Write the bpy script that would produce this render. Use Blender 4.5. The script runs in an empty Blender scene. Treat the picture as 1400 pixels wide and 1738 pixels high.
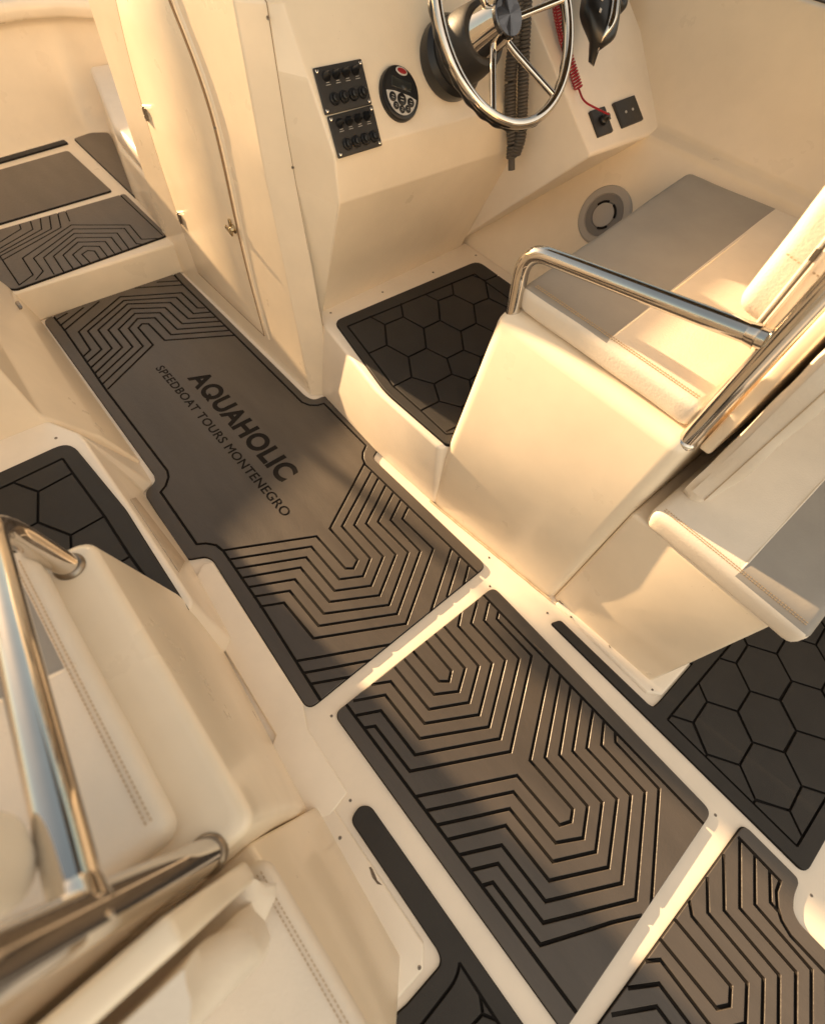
import bpy, bmesh, math, random
import numpy as np
from mathutils import Vector, Matrix, noise
from mathutils.geometry import delaunay_2d_cdt, interpolate_bezier

random.seed(7)
scene = bpy.context.scene
COL = scene.collection
R = math.radians

# ------------------------------------------------------------------ camera
# photograph: 1400 x 1738 px, focal length 875 px, eye 1.7 m above the sole.
# X = starboard, Y = towards the bow, Z = up, camera above the origin.
F, CX, CY, EYE = 875., 700., 869., 1.7
def nz(v): v = np.array(v, float); return v / np.linalg.norm(v)
_down = nz((613 - CX, 1445 - CY, F))
_bow = np.array((-801 - CX, -688 - CY, F)); _bow = nz(_bow - _down * (_bow @ _down))
_stb = np.cross(_bow, -_down)
M = np.array([_stb, _bow, -_down])
EYEP = np.array([0, 0, EYE])
def ray(x, y): return M @ nz((x - CX, y - CY, F))
def at(x, y, z=0.):                       # point of the photo on a level plane
    d = ray(x, y); return EYEP + d * ((z - EYE) / d[2])
def atX(x, y, X): d = ray(x, y); return EYEP + d * (X / d[0])
def atY(x, y, Y): d = ray(x, y); return EYEP + d * (Y / d[1])
def atP(x, y, p, n):
    d = ray(x, y); return EYEP + d * (((np.array(p) - EYEP) @ np.array(n)) / (d @ np.array(n)))

cam_d = bpy.data.cameras.new('camera'); cam = bpy.data.objects.new('camera', cam_d); COL.objects.link(cam)
mw = Matrix.Identity(4)
for i in range(3):
    mw[i][0] = M[i][0]; mw[i][1] = -M[i][1]; mw[i][2] = -M[i][2]
mw.translation = Vector(EYEP)
cam.matrix_world = mw
cam_d.sensor_fit = 'HORIZONTAL'; cam_d.sensor_width = 36; cam_d.lens = 36 * F / 1400
cam_d.clip_start = .02; cam_d.clip_end = 6000
cam_d.dof.use_dof = True; cam_d.dof.focus_distance = 1.62; cam_d.dof.aperture_fstop = 3.0
scene.camera = cam

# ------------------------------------------------------------------ light
SX, ST = .155, .27                       # sunlight travels (SX, -1, -ST)
sun_el = math.atan(ST / math.hypot(SX, 1)); sun_az = math.atan2(-SX, 1)     # az from +Y towards +X
sd = bpy.data.lights.new('sun', 'SUN'); so = bpy.data.objects.new('sun', sd); COL.objects.link(so)
sd.energy = 4.3; sd.angle = R(1.0); sd.color = (1, .67, .36)
so.rotation_euler = Vector((-SX, 1, ST)).to_track_quat('Z', 'Y').to_euler()
so.location = (-2, 9, 5)
W = bpy.data.worlds.new('World'); scene.world = W; W.use_nodes = True
nt = W.node_tree; bg = nt.nodes['Background']
sky = nt.nodes.new('ShaderNodeTexSky'); sky.sky_type = 'NISHITA'; sky.sun_disc = False
sky.sun_elevation = sun_el; sky.sun_rotation = sun_az; sky.dust_density = .6; sky.air_density = 1.0; sky.ozone_density = .6
mx = nt.nodes.new('ShaderNodeMix'); mx.data_type = 'RGBA'; mx.blend_type = 'MULTIPLY'; mx.inputs[0].default_value = 1
mx.inputs[7].default_value = (.50, .40, .29, 1)
nt.links.new(sky.outputs[0], mx.inputs[6])
# added warm mottled glow in the sky, strongest aft, to fill floor and shaded faces
tcw = nt.nodes.new('ShaderNodeTexCoord'); sep = nt.nodes.new('ShaderNodeSeparateXYZ'); nt.links.new(tcw.outputs['Generated'], sep.inputs[0])
mr = nt.nodes.new('ShaderNodeMapRange'); mr.interpolation_type = 'SMOOTHSTEP'; mr.inputs[1].default_value = -.15; mr.inputs[2].default_value = .85
dt = nt.nodes.new('ShaderNodeVectorMath'); dt.operation = 'DOT_PRODUCT'; dt.inputs[1].default_value = (.0, -.87, .49)
nt.links.new(tcw.outputs['Generated'], dt.inputs[0]); nt.links.new(dt.outputs['Value'], mr.inputs[0])
cn = nt.nodes.new('ShaderNodeTexNoise'); cn.inputs['Scale'].default_value = 2.2; cn.inputs['Detail'].default_value = 5; nt.links.new(tcw.outputs['Generated'], cn.inputs[0])
cr = nt.nodes.new('ShaderNodeMapRange'); cr.inputs[1].default_value = .3; cr.inputs[2].default_value = .7; cr.inputs[3].default_value = .45; cr.inputs[4].default_value = 1.25; nt.links.new(cn.outputs[0], cr.inputs[0])
m1_ = nt.nodes.new('ShaderNodeMath'); m1_.operation = 'MULTIPLY'; nt.links.new(mr.outputs[0], m1_.inputs[0]); nt.links.new(cr.outputs[0], m1_.inputs[1])
cl = nt.nodes.new('ShaderNodeMix'); cl.data_type = 'RGBA'; cl.blend_type = 'ADD'; cl.clamp_result = False; cl.inputs[7].default_value = (2.75, 2.23, 1.67, 1)
nt.links.new(m1_.outputs[0], cl.inputs[0]); nt.links.new(mx.outputs[2], cl.inputs[6]); nt.links.new(cl.outputs[2], bg.inputs[0])
bg.inputs[1].default_value = .12
vs = scene.view_settings; vs.view_transform = 'Standard'; vs.look = 'None'; vs.exposure = 1.86; vs.gamma = 1
scene.cycles.max_bounces = 10; scene.cycles.diffuse_bounces = 6; scene.cycles.glossy_bounces = 5

# ------------------------------------------------------------------ materials
def mat(name, col, rough=.5, metal=0., coat=0., var=0., vscale=6., bump=0., bscale=60., spec=.5, rvar=0., stretch=None, speck=None):
    m = bpy.data.materials.new(name); m.use_nodes = True
    t = m.node_tree; b = t.nodes['Principled BSDF']; L = t.links
    b.inputs['Base Color'].default_value = (*col, 1); b.inputs['Roughness'].default_value = rough
    b.inputs['Metallic'].default_value = metal; b.inputs['Coat Weight'].default_value = coat
    b.inputs['Coat Roughness'].default_value = .12; b.inputs['Specular IOR Level'].default_value = spec
    if var or bump or rvar or speck:
        tc = t.nodes.new('ShaderNodeTexCoord'); mp = t.nodes.new('ShaderNodeMapping'); L.new(tc.outputs['Object'], mp.inputs[0])
        if stretch: mp.inputs['Scale'].default_value = stretch
    src = None
    if var:
        n = t.nodes.new('ShaderNodeTexNoise'); n.inputs['Scale'].default_value = vscale; n.inputs['Detail'].default_value = 6; n.inputs['Roughness'].default_value = .6
        L.new(mp.outputs[0], n.inputs[0])
        r = t.nodes.new('ShaderNodeValToRGB'); r.color_ramp.elements[0].position = .3; r.color_ramp.elements[1].position = .7
        r.color_ramp.elements[0].color = (*[max(0, c * (1 - var)) for c in col], 1); r.color_ramp.elements[1].color = (*[min(1, c * (1 + var)) for c in col], 1)
        L.new(n.outputs[0], r.inputs[0]); src = r.outputs[0]
        L.new(src, b.inputs['Base Color'])
    if speck:                              # small dirt specks with a shape of their own
        n = t.nodes.new('ShaderNodeTexVoronoi'); n.inputs['Scale'].default_value = speck[0]; L.new(mp.outputs[0], n.inputs[0])
        n3 = t.nodes.new('ShaderNodeTexNoise'); n3.inputs['Scale'].default_value = speck[0] * .12; L.new(mp.outputs[0], n3.inputs[0])
        lt = t.nodes.new('ShaderNodeMath'); lt.operation = 'LESS_THAN'; lt.inputs[1].default_value = speck[1]; L.new(n.outputs['Distance'], lt.inputs[0])
        gt = t.nodes.new('ShaderNodeMath'); gt.operation = 'GREATER_THAN'; gt.inputs[1].default_value = .69; L.new(n3.outputs[0], gt.inputs[0])
        mu = t.nodes.new('ShaderNodeMath'); mu.operation = 'MULTIPLY'; L.new(lt.outputs[0], mu.inputs[0]); L.new(gt.outputs[0], mu.inputs[1])
        mm = t.nodes.new('ShaderNodeMix'); mm.data_type = 'RGBA'; L.new(mu.outputs[0], mm.inputs[0])
        if src: L.new(src, mm.inputs[6])
        else: mm.inputs[6].default_value = (*col, 1)
        mm.inputs[7].default_value = (*speck[2], 1); L.new(mm.outputs[2], b.inputs['Base Color'])
    if bump:
        n = t.nodes.new('ShaderNodeTexNoise'); n.inputs['Scale'].default_value = bscale; n.inputs['Detail'].default_value = 4
        L.new(mp.outputs[0], n.inputs[0])
        bp = t.nodes.new('ShaderNodeBump'); bp.inputs['Strength'].default_value = bump; bp.inputs['Distance'].default_value = .004
        L.new(n.outputs[0], bp.inputs['Height']); L.new(bp.outputs[0], b.inputs['Normal'])
    if rvar:
        n = t.nodes.new('ShaderNodeTexNoise'); n.inputs['Scale'].default_value = vscale * 1.7; n.inputs['Detail'].default_value = 5; L.new(mp.outputs[0], n.inputs[0])
        r = t.nodes.new('ShaderNodeMapRange'); r.inputs[3].default_value = max(.02, rough - rvar); r.inputs[4].default_value = rough + rvar
        L.new(n.outputs[0], r.inputs[0]); L.new(r.outputs[0], b.inputs['Roughness'])
    return m

GEL = mat('cream_gelcoat', (.86, .745, .585), .30, coat=.3, var=.06, vscale=3.5, bump=.10, bscale=9, rvar=.08, speck=(70, .05, (.35, .24, .15)))
WHT = mat('white_gelcoat', (.87, .78, .66), .36, coat=.2, var=.05, vscale=5, bump=.04, bscale=20, rvar=.1, speck=(75, .05, (.34, .24, .16)))
VIN = mat('ivory_vinyl', (.79, .71, .605), .44, var=.05, vscale=7, bump=.22, bscale=190, rvar=.06)
GRY = mat('grey_vinyl', (.315, .295, .27), .48, var=.07, vscale=6, bump=.12, bscale=160, rvar=.06)
THR = mat('thread', (.50, .38, .25), .8)
FOAM = mat('charcoal_foam', (.054, .045, .039), .42, var=.22, vscale=9, bump=.22, bscale=240, rvar=.12, stretch=(1, .22, 1), spec=.62, speck=(60, .03, (.16, .13, .10)))
_b = FOAM.node_tree.nodes['Principled BSDF']; _b.inputs['Sheen Weight'].default_value = .45; _b.inputs['Sheen Roughness'].default_value = .45; _b.inputs['Sheen Tint'].default_value = (1, .86, .70, 1)
FOAMH = mat('black_foam', (.036, .033, .031), .60, var=.12, vscale=5, bump=.18, bscale=260, rvar=.1, spec=.3)
CORE = mat('foam_core', (.012, .010, .009), .8, spec=.2)
CHR = mat('polished_steel', (.68, .635, .58), .07, metal=1, var=.03, vscale=30, rvar=.035)
BRS = mat('aged_brass', (.42, .33, .20), .25, metal=1, var=.2, vscale=60)
SCR = mat('screw_steel', (.30, .26, .22), .35, metal=1)
BLK = mat('black_plastic', (.012, .012, .013), .32, rvar=.08, vscale=30, bump=.05, bscale=300)
BLKM = mat('matt_black_plastic', (.028, .026, .025), .5, rvar=.08, vscale=30, bump=.1, bscale=300)
SLV = mat('silver_plastic', (.55, .53, .50), .35)
RED = mat('red_plastic', (.30, .015, .02), .4)
DKR = mat('red_cord_plastic', (.32, .012, .025), .35)
INK = mat('pale_print', (.45, .43, .40), .6)
LCD = mat('display_glass', (.03, .033, .032), .08, coat=.5)
SEALB = mat('sealant', (.60, .47, .32), .5, var=.25, vscale=30)
SEAM = mat('seam_sealant', (.30, .20, .115), .7)
GAP = mat('shadow_gap_rubber', (.05, .035, .022), .8)
GRYP = mat('grey_speaker_plastic', (.42, .39, .36), .45)
GRYD = mat('dark_grey_plastic', (.20, .185, .175), .5)
WINE = mat('hull_rubber', (.02, .018, .016), .6)
SEA = mat('sea_water', (.03, .05, .045), .12, bump=.9, bscale=1.2)
STAIN = mat('worn_gelcoat', (.17, .13, .095), .7, var=.2, vscale=80)

# ------------------------------------------------------------------ helpers
def tag(o, label=None, cat=None, group=None, kind=None):
    for k, v in (('label', label), ('category', cat), ('group', group), ('kind', kind)):
        if v: o[k] = v
    return o
def empty(name, loc, label, cat, group=None):
    o = bpy.data.objects.new(name, None); o.location = loc; o.empty_display_size = .05
    COL.objects.link(o); tag(o, label, cat, group); return o
def link(name, me, parent=None):
    o = bpy.data.objects.new(name, me); COL.objects.link(o)
    if parent is not None:
        o.parent = parent; o.matrix_parent_inverse = Matrix.Translation(-Vector(parent.location))
    return o
def finish(name, bm, mats, parent=None, smooth=True, angle=35, recalc=True):
    if recalc: bmesh.ops.recalc_face_normals(bm, faces=bm.faces)
    me = bpy.data.meshes.new(name); bm.to_mesh(me); bm.free()
    for m in (mats if isinstance(mats, (list, tuple)) else [mats]): me.materials.append(m)
    if smooth:
        for p in me.polygons: p.use_smooth = True
        me.set_sharp_from_angle(angle=R(angle))
    return link(name, me, parent)
def add_faces(bm, pts, faces, mi=0):
    vs_ = [bm.verts.new(Vector(p)) for p in pts]
    out = []
    for f in faces:
        fc = bm.faces.new([vs_[i] for i in f]); fc.material_index = mi; out.append(fc)
    return vs_, out
def bevel(bm, off, seg=3, ang=12, edges=None):
    bmesh.ops.recalc_face_normals(bm, faces=bm.faces); bm.normal_update()
    es = edges if edges is not None else [e for e in bm.edges if len(e.link_faces) == 2 and e.calc_face_angle(0) > R(ang)]
    if es: bmesh.ops.bevel(bm, geom=es, offset=off, segments=seg, profile=.5, affect='EDGES', clamp_overlap=True)
def loft(bm, loops, caps=True, mi=0):
    rings = [[bm.verts.new(Vector(p)) for p in l] for l in loops]; n = len(loops[0])
    for a, b in zip(rings, rings[1:]):
        for i in range(n):
            f = bm.faces.new((a[i], a[(i + 1) % n], b[(i + 1) % n], b[i])); f.material_index = mi
    if caps:
        f = bm.faces.new(rings[0][::-1]); f.material_index = mi
        f = bm.faces.new(rings[-1]); f.material_index = mi
    return rings
def strip(bm, prof_a, prof_b, mi=0):
    a = [bm.verts.new(Vector(p)) for p in prof_a]; b = [bm.verts.new(Vector(p)) for p in prof_b]
    for i in range(len(a) - 1):
        f = bm.faces.new((a[i], a[i + 1], b[i + 1], b[i])); f.material_index = mi
def smooth_path(pts, rad, seg=8):
    """polyline with its inner corners filleted"""
    P = [Vector(p) for p in pts]; out = [P[0]]
    for a, b, c in zip(P, P[1:], P[2:]):
        u = (a - b); v = (c - b); r = min(rad, u.length * .49, v.length * .49)
        s, e = b + u.normalized() * r, b + v.normalized() * r
        for k in range(seg + 1):
            t = k / seg; out.append(s * (1 - t) ** 2 + b * 2 * t * (1 - t) + e * t * t)
    out.append(P[-1]); return out
def tube(bm, path, rad, n=16, mi=0, caps=True, closed=False):
    P = [Vector(p) for p in path]; rings = []; N = len(P)
    up = None
    for i, p in enumerate(P):
        if closed: t = (P[(i + 1) % N] - P[i - 1])
        else: t = (P[min(i + 1, N - 1)] - P[max(i - 1, 0)])
        t.normalize()
        if up is None:
            up = Vector((0, 0, 1)) if abs(t.z) < .9 else Vector((1, 0, 0))
        up = (up - t * up.dot(t)).normalized(); s = t.cross(up)
        r = rad[i] if isinstance(rad, (list, tuple)) else rad
        rings.append([bm.verts.new(p + (up * math.cos(a) + s * math.sin(a)) * r) for a in [2 * math.pi * k / n for k in range(n)]])
    pairs = list(zip(rings, rings[1:])) + ([(rings[-1], rings[0])] if closed else [])
    for a, b in pairs:
        for k in range(n):
            f = bm.faces.new((a[k], a[(k + 1) % n], b[(k + 1) % n], b[k])); f.material_index = mi
    if caps and not closed:
        for r_, rev in ((rings[0], True), (rings[-1], False)):
            f = bm.faces.new(r_[::-1] if rev else r_); f.material_index = mi
def lathe(bm, prof, org, axis, n=32, mi=0, sx=1., sy=1., xdir=None):
    """prof = [(radius, height)...] about an axis; sx, sy squash it to an oval"""
    ax = Vector(axis).normalized(); x = Vector(xdir) if xdir is not None else (Vector((1, 0, 0)) if abs(ax.x) < .9 else Vector((0, 1, 0)))
    x = (x - ax * x.dot(ax)).normalized(); y = ax.cross(x); o = Vector(org)
    rings = []
    for r, h in prof:
        rings.append([bm.verts.new(o + ax * h + x * (r * sx * math.cos(a)) + y * (r * sy * math.sin(a))) for a in [2 * math.pi * k / n for k in range(n)]])
    for a, b in zip(rings, rings[1:]):
        for k in range(n):
            f = bm.faces.new((a[k], a[(k + 1) % n], b[(k + 1) % n], b[k])); f.material_index = mi
    f = bm.faces.new(rings[0][::-1]); f.material_index = mi
    f = bm.faces.new(rings[-1]); f.material_index = mi
def obox(bm, o, ux, uy, uz, mi=0):
    """box from a corner-centre o, full edge vectors ux, uy, height uz (base centred on o)"""
    o, ux, uy, uz = map(Vector, (o, ux, uy, uz)); hx, hy = ux / 2, uy / 2
    pts = [o - hx - hy, o + hx - hy, o + hx + hy, o - hx + hy]; pts += [p + uz for p in pts]
    return add_faces(bm, pts, [(3, 2, 1, 0), (4, 5, 6, 7), (0, 1, 5, 4), (1, 2, 6, 5), (2, 3, 7, 6), (3, 0, 4, 7)], mi)
def round_poly(pts, rads, seg=6):
    """2D closed polygon with rounded corners"""
    n = len(pts); out = []
    for i in range(n):
        a, b, c = (Vector(pts[j]) for j in ((i - 1) % n, i, (i + 1) % n)); r = rads[i] if isinstance(rads, (list, tuple)) else rads
        if r <= 0: out.append(b); continue
        u, v = a - b, c - b; k = min(r, u.length * .48, v.length * .48)
        s, e = b + u.normalized() * k, b + v.normalized() * k
        for q in range(seg + 1):
            t = q / seg; out.append(s * (1 - t) ** 2 + b * 2 * t * (1 - t) + e * t * t)
    return out

screw_me = None
def screw(p, n=(0, 0, 1), parent=None, r=.0042):
    """countersunk screw head with a dark cross slot"""
    global screw_me
    if screw_me is None:
        bm = bmesh.new(); lathe(bm, [(1, 0), (1, .12), (.8, .28), (.45, .2)], (0, 0, 0), (0, 0, 1), 14)
        obox(bm, (0, 0, .2), (.9, 0, 0), (0, .2, 0), (0, 0, .06), 1); obox(bm, (0, 0, .2), (.2, 0, 0), (0, .9, 0), (0, 0, .065), 1)
        bmesh.ops.recalc_face_normals(bm, faces=bm.faces)
        screw_me = bpy.data.meshes.new('screw'); bm.to_mesh(screw_me); bm.free(); screw_me.materials.append(SCR); screw_me.materials.append(CORE)
    o = link('screw', screw_me, parent)
    q = Vector(n).to_track_quat('Z', 'Y')
    o.matrix_basis = Matrix.LocRotScale(Vector(p), q, Vector((r, r, r)))
    return o

# ------------------------------------------------------------------ grooved foam mats
def offset_line(pts, w, closed=False):
    """outline polygon of a stroke of half width w along a polyline"""
    P = [Vector(p[:2]) for p in pts]; n = len(P)
    def side(sg):
        out = []
        for i in range(n):
            a = P[i - 1] if (i > 0 or closed) else None; c = P[(i + 1) % n] if (i < n - 1 or closed) else None
            d1 = (P[i] - a).normalized() if a is not None else None; d2 = (c - P[i]).normalized() if c is not None else None
            if d1 is None: d1 = d2
            if d2 is None: d2 = d1
            n1 = Vector((-d1.y, d1.x)); n2 = Vector((-d2.y, d2.x)); m = n1 + n2
            if m.length < 1e-6: m = n1
            m.normalize(); k = 1 / max(.35, m.dot(n1)); q = P[i] + m * (w * k * sg)
            if not closed and i == 0: q = q - d2 * .0004
            if not closed and i == n - 1: q = q + d1 * .0004
            out.append(q)
        return out
    l, r = side(1), side(-1)
    return (l, r) if closed else l + r[::-1]
def inside(p, poly):
    c = False; n = len(poly); x, y = p
    for i in range(n):
        a, b = poly[i], poly[i - 1]
        if (a[1] > y) != (b[1] > y) and x < (b[0] - a[0]) * (y - a[1]) / (b[1] - a[1]) + a[0]: c = not c
    return c
def seg_clip(a, b, poly):
    """pieces of segment ab inside polygon"""
    ts = [0., 1.]; a, b = Vector(a), Vector(b); d = b - a
    for i in range(len(poly)):
        p, q = Vector(poly[i - 1]), Vector(poly[i]); e = q - p; den = d.x * e.y - d.y * e.x
        if abs(den) < 1e-9: continue
        w = p - a; t = (w.x * e.y - w.y * e.x) / den; s = (w.x * d.y - w.y * d.x) / den
        if 0 < t < 1 and 0 <= s <= 1: ts.append(t)
    ts.sort()
    return [(a + d * s, a + d * t) for s, t in zip(ts, ts[1:]) if t - s > 1e-4 and inside((a + d * ((s + t) / 2))[:], poly)]
def foam_mat(name, outline, lines, z, label, mat_top=FOAM, w=.0047, thick=.010, depth=.0072, texts=(), group='dark foam floor mats', parent=None):
    """one mat as one mesh: pads on top, chamfered grooves cut into it down to a black core"""
    verts, faces, role = [], [], []
    def put(poly, r):
        poly = [Vector(p[:2]) for p in poly]
        if sum(poly[i - 1].x * poly[i].y - poly[i].x * poly[i - 1].y for i in range(len(poly))) < 0: poly = poly[::-1]
        i0 = len(verts); verts.extend(Vector(p[:2]) for p in poly); faces.append(list(range(i0, i0 + len(poly)))); role.append(r)
    put(outline, 'O')
    def grow(poly, d):
        area = sum(poly[i - 1][0] * poly[i][1] - poly[i][0] * poly[i - 1][1] for i in range(len(poly)))
        l, r = offset_line(poly, abs(d), True); sgn = (area > 0) == (d < 0)
        return l if sgn else r
    put(grow(outline, -.0022), 'A'); put(grow(outline, -.0038), 'B')
    for ln in lines:
        for k, r in ((w + .0013, '1'), (w, '2'), (w * .78, '3')): put(offset_line(ln, k), r)
    for outer, hole in texts:
        if hole == 'tail': put(outer, 'Q')
        elif hole: put(outer, 'H')
        else: put(outer, 'T')
    ov, oe, of, _, _, orig = delaunay_2d_cdt(verts, [], faces, 1, 1e-5)
    zones = []
    for f, ids in zip(of, orig):
        rs = {role[i] for i in ids}
        if 'O' not in rs: zones.append(None); continue
        if 'Q' in rs or ('T' in rs and 'H' not in rs): zones.append('t')
        elif '3' in rs or 'A' not in rs: zones.append('3')
        elif '2' in rs: zones.append('2')
        elif '1' in rs or 'B' not in rs: zones.append('1')
        else: zones.append('0')
    lev = {}
    for f, zn in zip(of, zones):
        if zn is None: continue
        for v in f: lev.setdefault(v, set()).add(zn)
    zt = z + thick
    bm = bmesh.new(); bv = {}
    def vert(v, kind):
        key = (v, kind)
        if key not in bv:
            s = lev[v]
            if kind == 't': h = zt - .0022
            elif '0' in s: h = zt
            elif '1' in s: h = zt - .0012
            else: h = zt - depth
            bv[key] = bm.verts.new((ov[v].x, ov[v].y, h))
        return bv[key]
    edge_face = {}
    for f, zn in zip(of, zones):
        if zn is None: continue
        try: fc = bm.faces.new([vert(v, 't' if zn == 't' else 's') for v in f])
        except ValueError: continue
        fc.material_index = 0 if zn in '01' else 1
        for a, b in zip(f, f[1:] + f[:1]): edge_face.setdefault(tuple(sorted((a, b))), []).append((zn, a, b))
    for e, l in edge_face.items():            # little walls round the sunken letters, and the mat's own edge
        if len(l) == 2 and (l[0][0] == 't') != (l[1][0] == 't'):
            a, b = e
            fc = bm.faces.new((vert(a, 's'), vert(b, 's'), vert(b, 't'), vert(a, 't'))); fc.material_index = 1
        elif len(l) == 1:
            a, b = e; q = [bm.verts.new((ov[i].x, ov[i].y, z - .002)) for i in (b, a)]
            fc = bm.faces.new((vert(a, 's'), vert(b, 's'), q[0], q[1])); fc.material_index = 1
    o = finish(name, bm, [mat_top, CORE], parent, smooth=True, angle=20)
    if label: tag(o, label, 'floor mat', group)
    return o
def px(l, ox=0, oy=0, s=4., z=0.):         # crop pixels -> points on the level z
    return [Vector(at(ox + x / s, oy + y / s, z)[:2]) for x, y in l]
def P(l, z=0.): return px(l, 0, 0, 1., z)

TZ = .008
# ---- middle mat
m2 = []
c1 = lambda l: px(l, 500, 1000); c2 = lambda l: px(l, 750, 1000); c3 = lambda l: px(l, 900, 1250); c4 = lambda l: px(l, 650, 1250); c5 = lambda l: px(l, 750, 1388)
m2 += [c1([(888, 358), (1060, 562), (1045, 632), (978, 632), (803, 428)]),
       c1([(948, 308), (1153, 545), (1110, 700), (945, 722), (743, 481)]),
       c1([(1008, 256), (1245, 530), (1180, 775), (910, 822), (678, 536)]),
       c1([(1128, 158), (1108, 258), (1335, 512), (1248, 858), (880, 918), (652, 633), (520, 656)]),
       c2([(240, 78), (195, 240), (425, 490), (315, 940)]) + c1([(848, 1020), (615, 725), (398, 765)]),
       c2([(312, 95), (283, 220), (518, 480), (390, 1020)]) + c1([(815, 1130), (585, 830), (418, 863)]),
       c2([(380, 158), (368, 210), (603, 460), (460, 1108)]) + c1([(780, 1240), (545, 935), (475, 946)]),
       c2([(726, 518), (592, 1168)]) + c3([(280, 498), (268, 580), (192, 605)]) + c4([(905, 270), (220, 412)]),
       c2([(797, 590), (693, 1148)]) + c3([(380, 478), (350, 692), (165, 725)]) + c4([(880, 380), (295, 506)]),
       c2([(867, 660), (790, 1130)]) + c3([(478, 452), (435, 785), (145, 852)]) + c4([(855, 495), (365, 604)]),
       c2([(940, 740), (880, 1105)]) + c3([(578, 430), (520, 890), (120, 980)]) + c4([(828, 608), (440, 701)]),
       c2([(1017, 820), (975, 1085)]) + c3([(672, 405), (610, 998), (95, 1120)]) + c4([(800, 740), (515, 806)]),
       c2([(1090, 898), (1075, 1065)]) + c3([(768, 382), (705, 1108), (80, 1265)]) + c4([(775, 865), (595, 909)]),
       c2([(1166, 972), (1170, 1045)]) + c3([(863, 360), (808, 1160)]),
       c3([(748, 1215), (550, 1262)]) + c5([(660, 862), (340, 440), (270, 461)]),
       P([(815, 1007), (1196, 1404.5)]), P([(586, 1195), (979, 1722)])]
o2 = round_poly(P([(566, 1213), (836.8, 996.5), (1207, 1379), (955, 1754)]), [.03, .03, .03, .02])
foam_mat('floor_mat', o2, m2, TZ - .008, 'rectangular grooved grey foam mat between the two aft seats, mostly in sunlight')

# ---- long aisle mat with the lettering
k7 = lambda l: px(l, 350, 780); k6 = lambda l: px(l, 550, 780); k4 = lambda l: px(l, 60, 440)
m1 = [k7([(1074, 36), (840, 478), (1028, 690), (1000, 748), (945, 748), (750, 530), (115, 626)]),
      k7([(1125, 86), (922, 463), (1113, 680), (1065, 800), (905, 822), (715, 600), (150, 689)]),
      k7([(1170, 130), (1005, 455), (1200, 668), (1120, 865), (873, 900), (680, 672), (195, 751)]),
      k7([(1220, 180), (1085, 445), (1285, 655), (1175, 930), (838, 975), (642, 742), (235, 813)]),
      k7([(1270, 230), (1165, 432), (1370, 640), (1240, 995), (800, 1055), (605, 822), (280, 876)]),
      k6([(520, 280), (450, 420), (650, 632), (495, 1055)]) + k7([(765, 1138), (570, 900), (320, 939)]),
      k6([(570, 330), (530, 412), (738, 615), (555, 1122)]) + k7([(730, 1222), (530, 980), (365, 1006)]),
      k6([(864, 605), (718, 1052)]), k6([(918, 660), (829, 945)]), k6([(979, 720), (942, 866)]),
      c1([(5, 496), (655, 382)]), c1([(60, 576), (530, 488)]), c1([(105, 651), (395, 598)]),
      k4([(1358, 525), (882, 560), (772, 448), (728, 448), (703, 475), (803, 592), (497, 893)]),
      k4([(1325, 492), (925, 522), (815, 407), (700, 412), (638, 480), (735, 600), (465, 855)]),
      k4([(1290, 462), (965, 485), (850, 372), (680, 378), (570, 485), (665, 605), (438, 817)]),
      k4([(1268, 430), (1000, 447), (885, 338), (655, 345), (500, 490), (595, 608), (413, 782)]),
      k4([(1230, 402), (1040, 412), (920, 303), (630, 313), (432, 490), (525, 615), (383, 747)]),
      k4([(1195, 368), (1075, 378), (960, 268), (605, 290), (362, 497), (455, 622), (353, 712)]),
      k4([(1155, 340), (1103, 340), (995, 237), (580, 265), (300, 502), (380, 625), (328, 674)]),
      k4([(1010, 183), (680, 206)]), k4([(980, 155), (830, 166)]), k4([(200, 495), (440, 297)]), k4([(172, 463), (335, 337)]), k4([(150, 420), (225, 376)]),
      P([(91, 538), (111, 562.5), (182.5, 666), (278, 792), (285, 801), (287.5, 812), (282.5, 827), (274, 837.5), (335, 926), (350, 924.5), (367.5, 927.5), (380, 937.5), (445, 1032.5), (505, 1127.5), (548, 1196)]),
      P([(292, 464), (311, 485), (410, 582), (512.5, 685), (525, 690), (540, 690), (550, 687), (621, 759), (616, 770), (615.5, 780), (620, 791), (813, 978)])]
o1 = round_poly(P([(73, 545), (303, 460), (519, 674), (533, 681), (549, 674), (560, 676), (645, 760), (634, 777), (637, 783), (826, 962), (523, 1208), (362, 953), (350, 947), (320, 952), (312, 945), (245, 838), (264, 820), (262, 808)]),
                [.04, .04, .02, .03, .02, .02, .03, .02, .02, .035, .035, .02, .02, .03, .01, .03, .03, .01])
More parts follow.
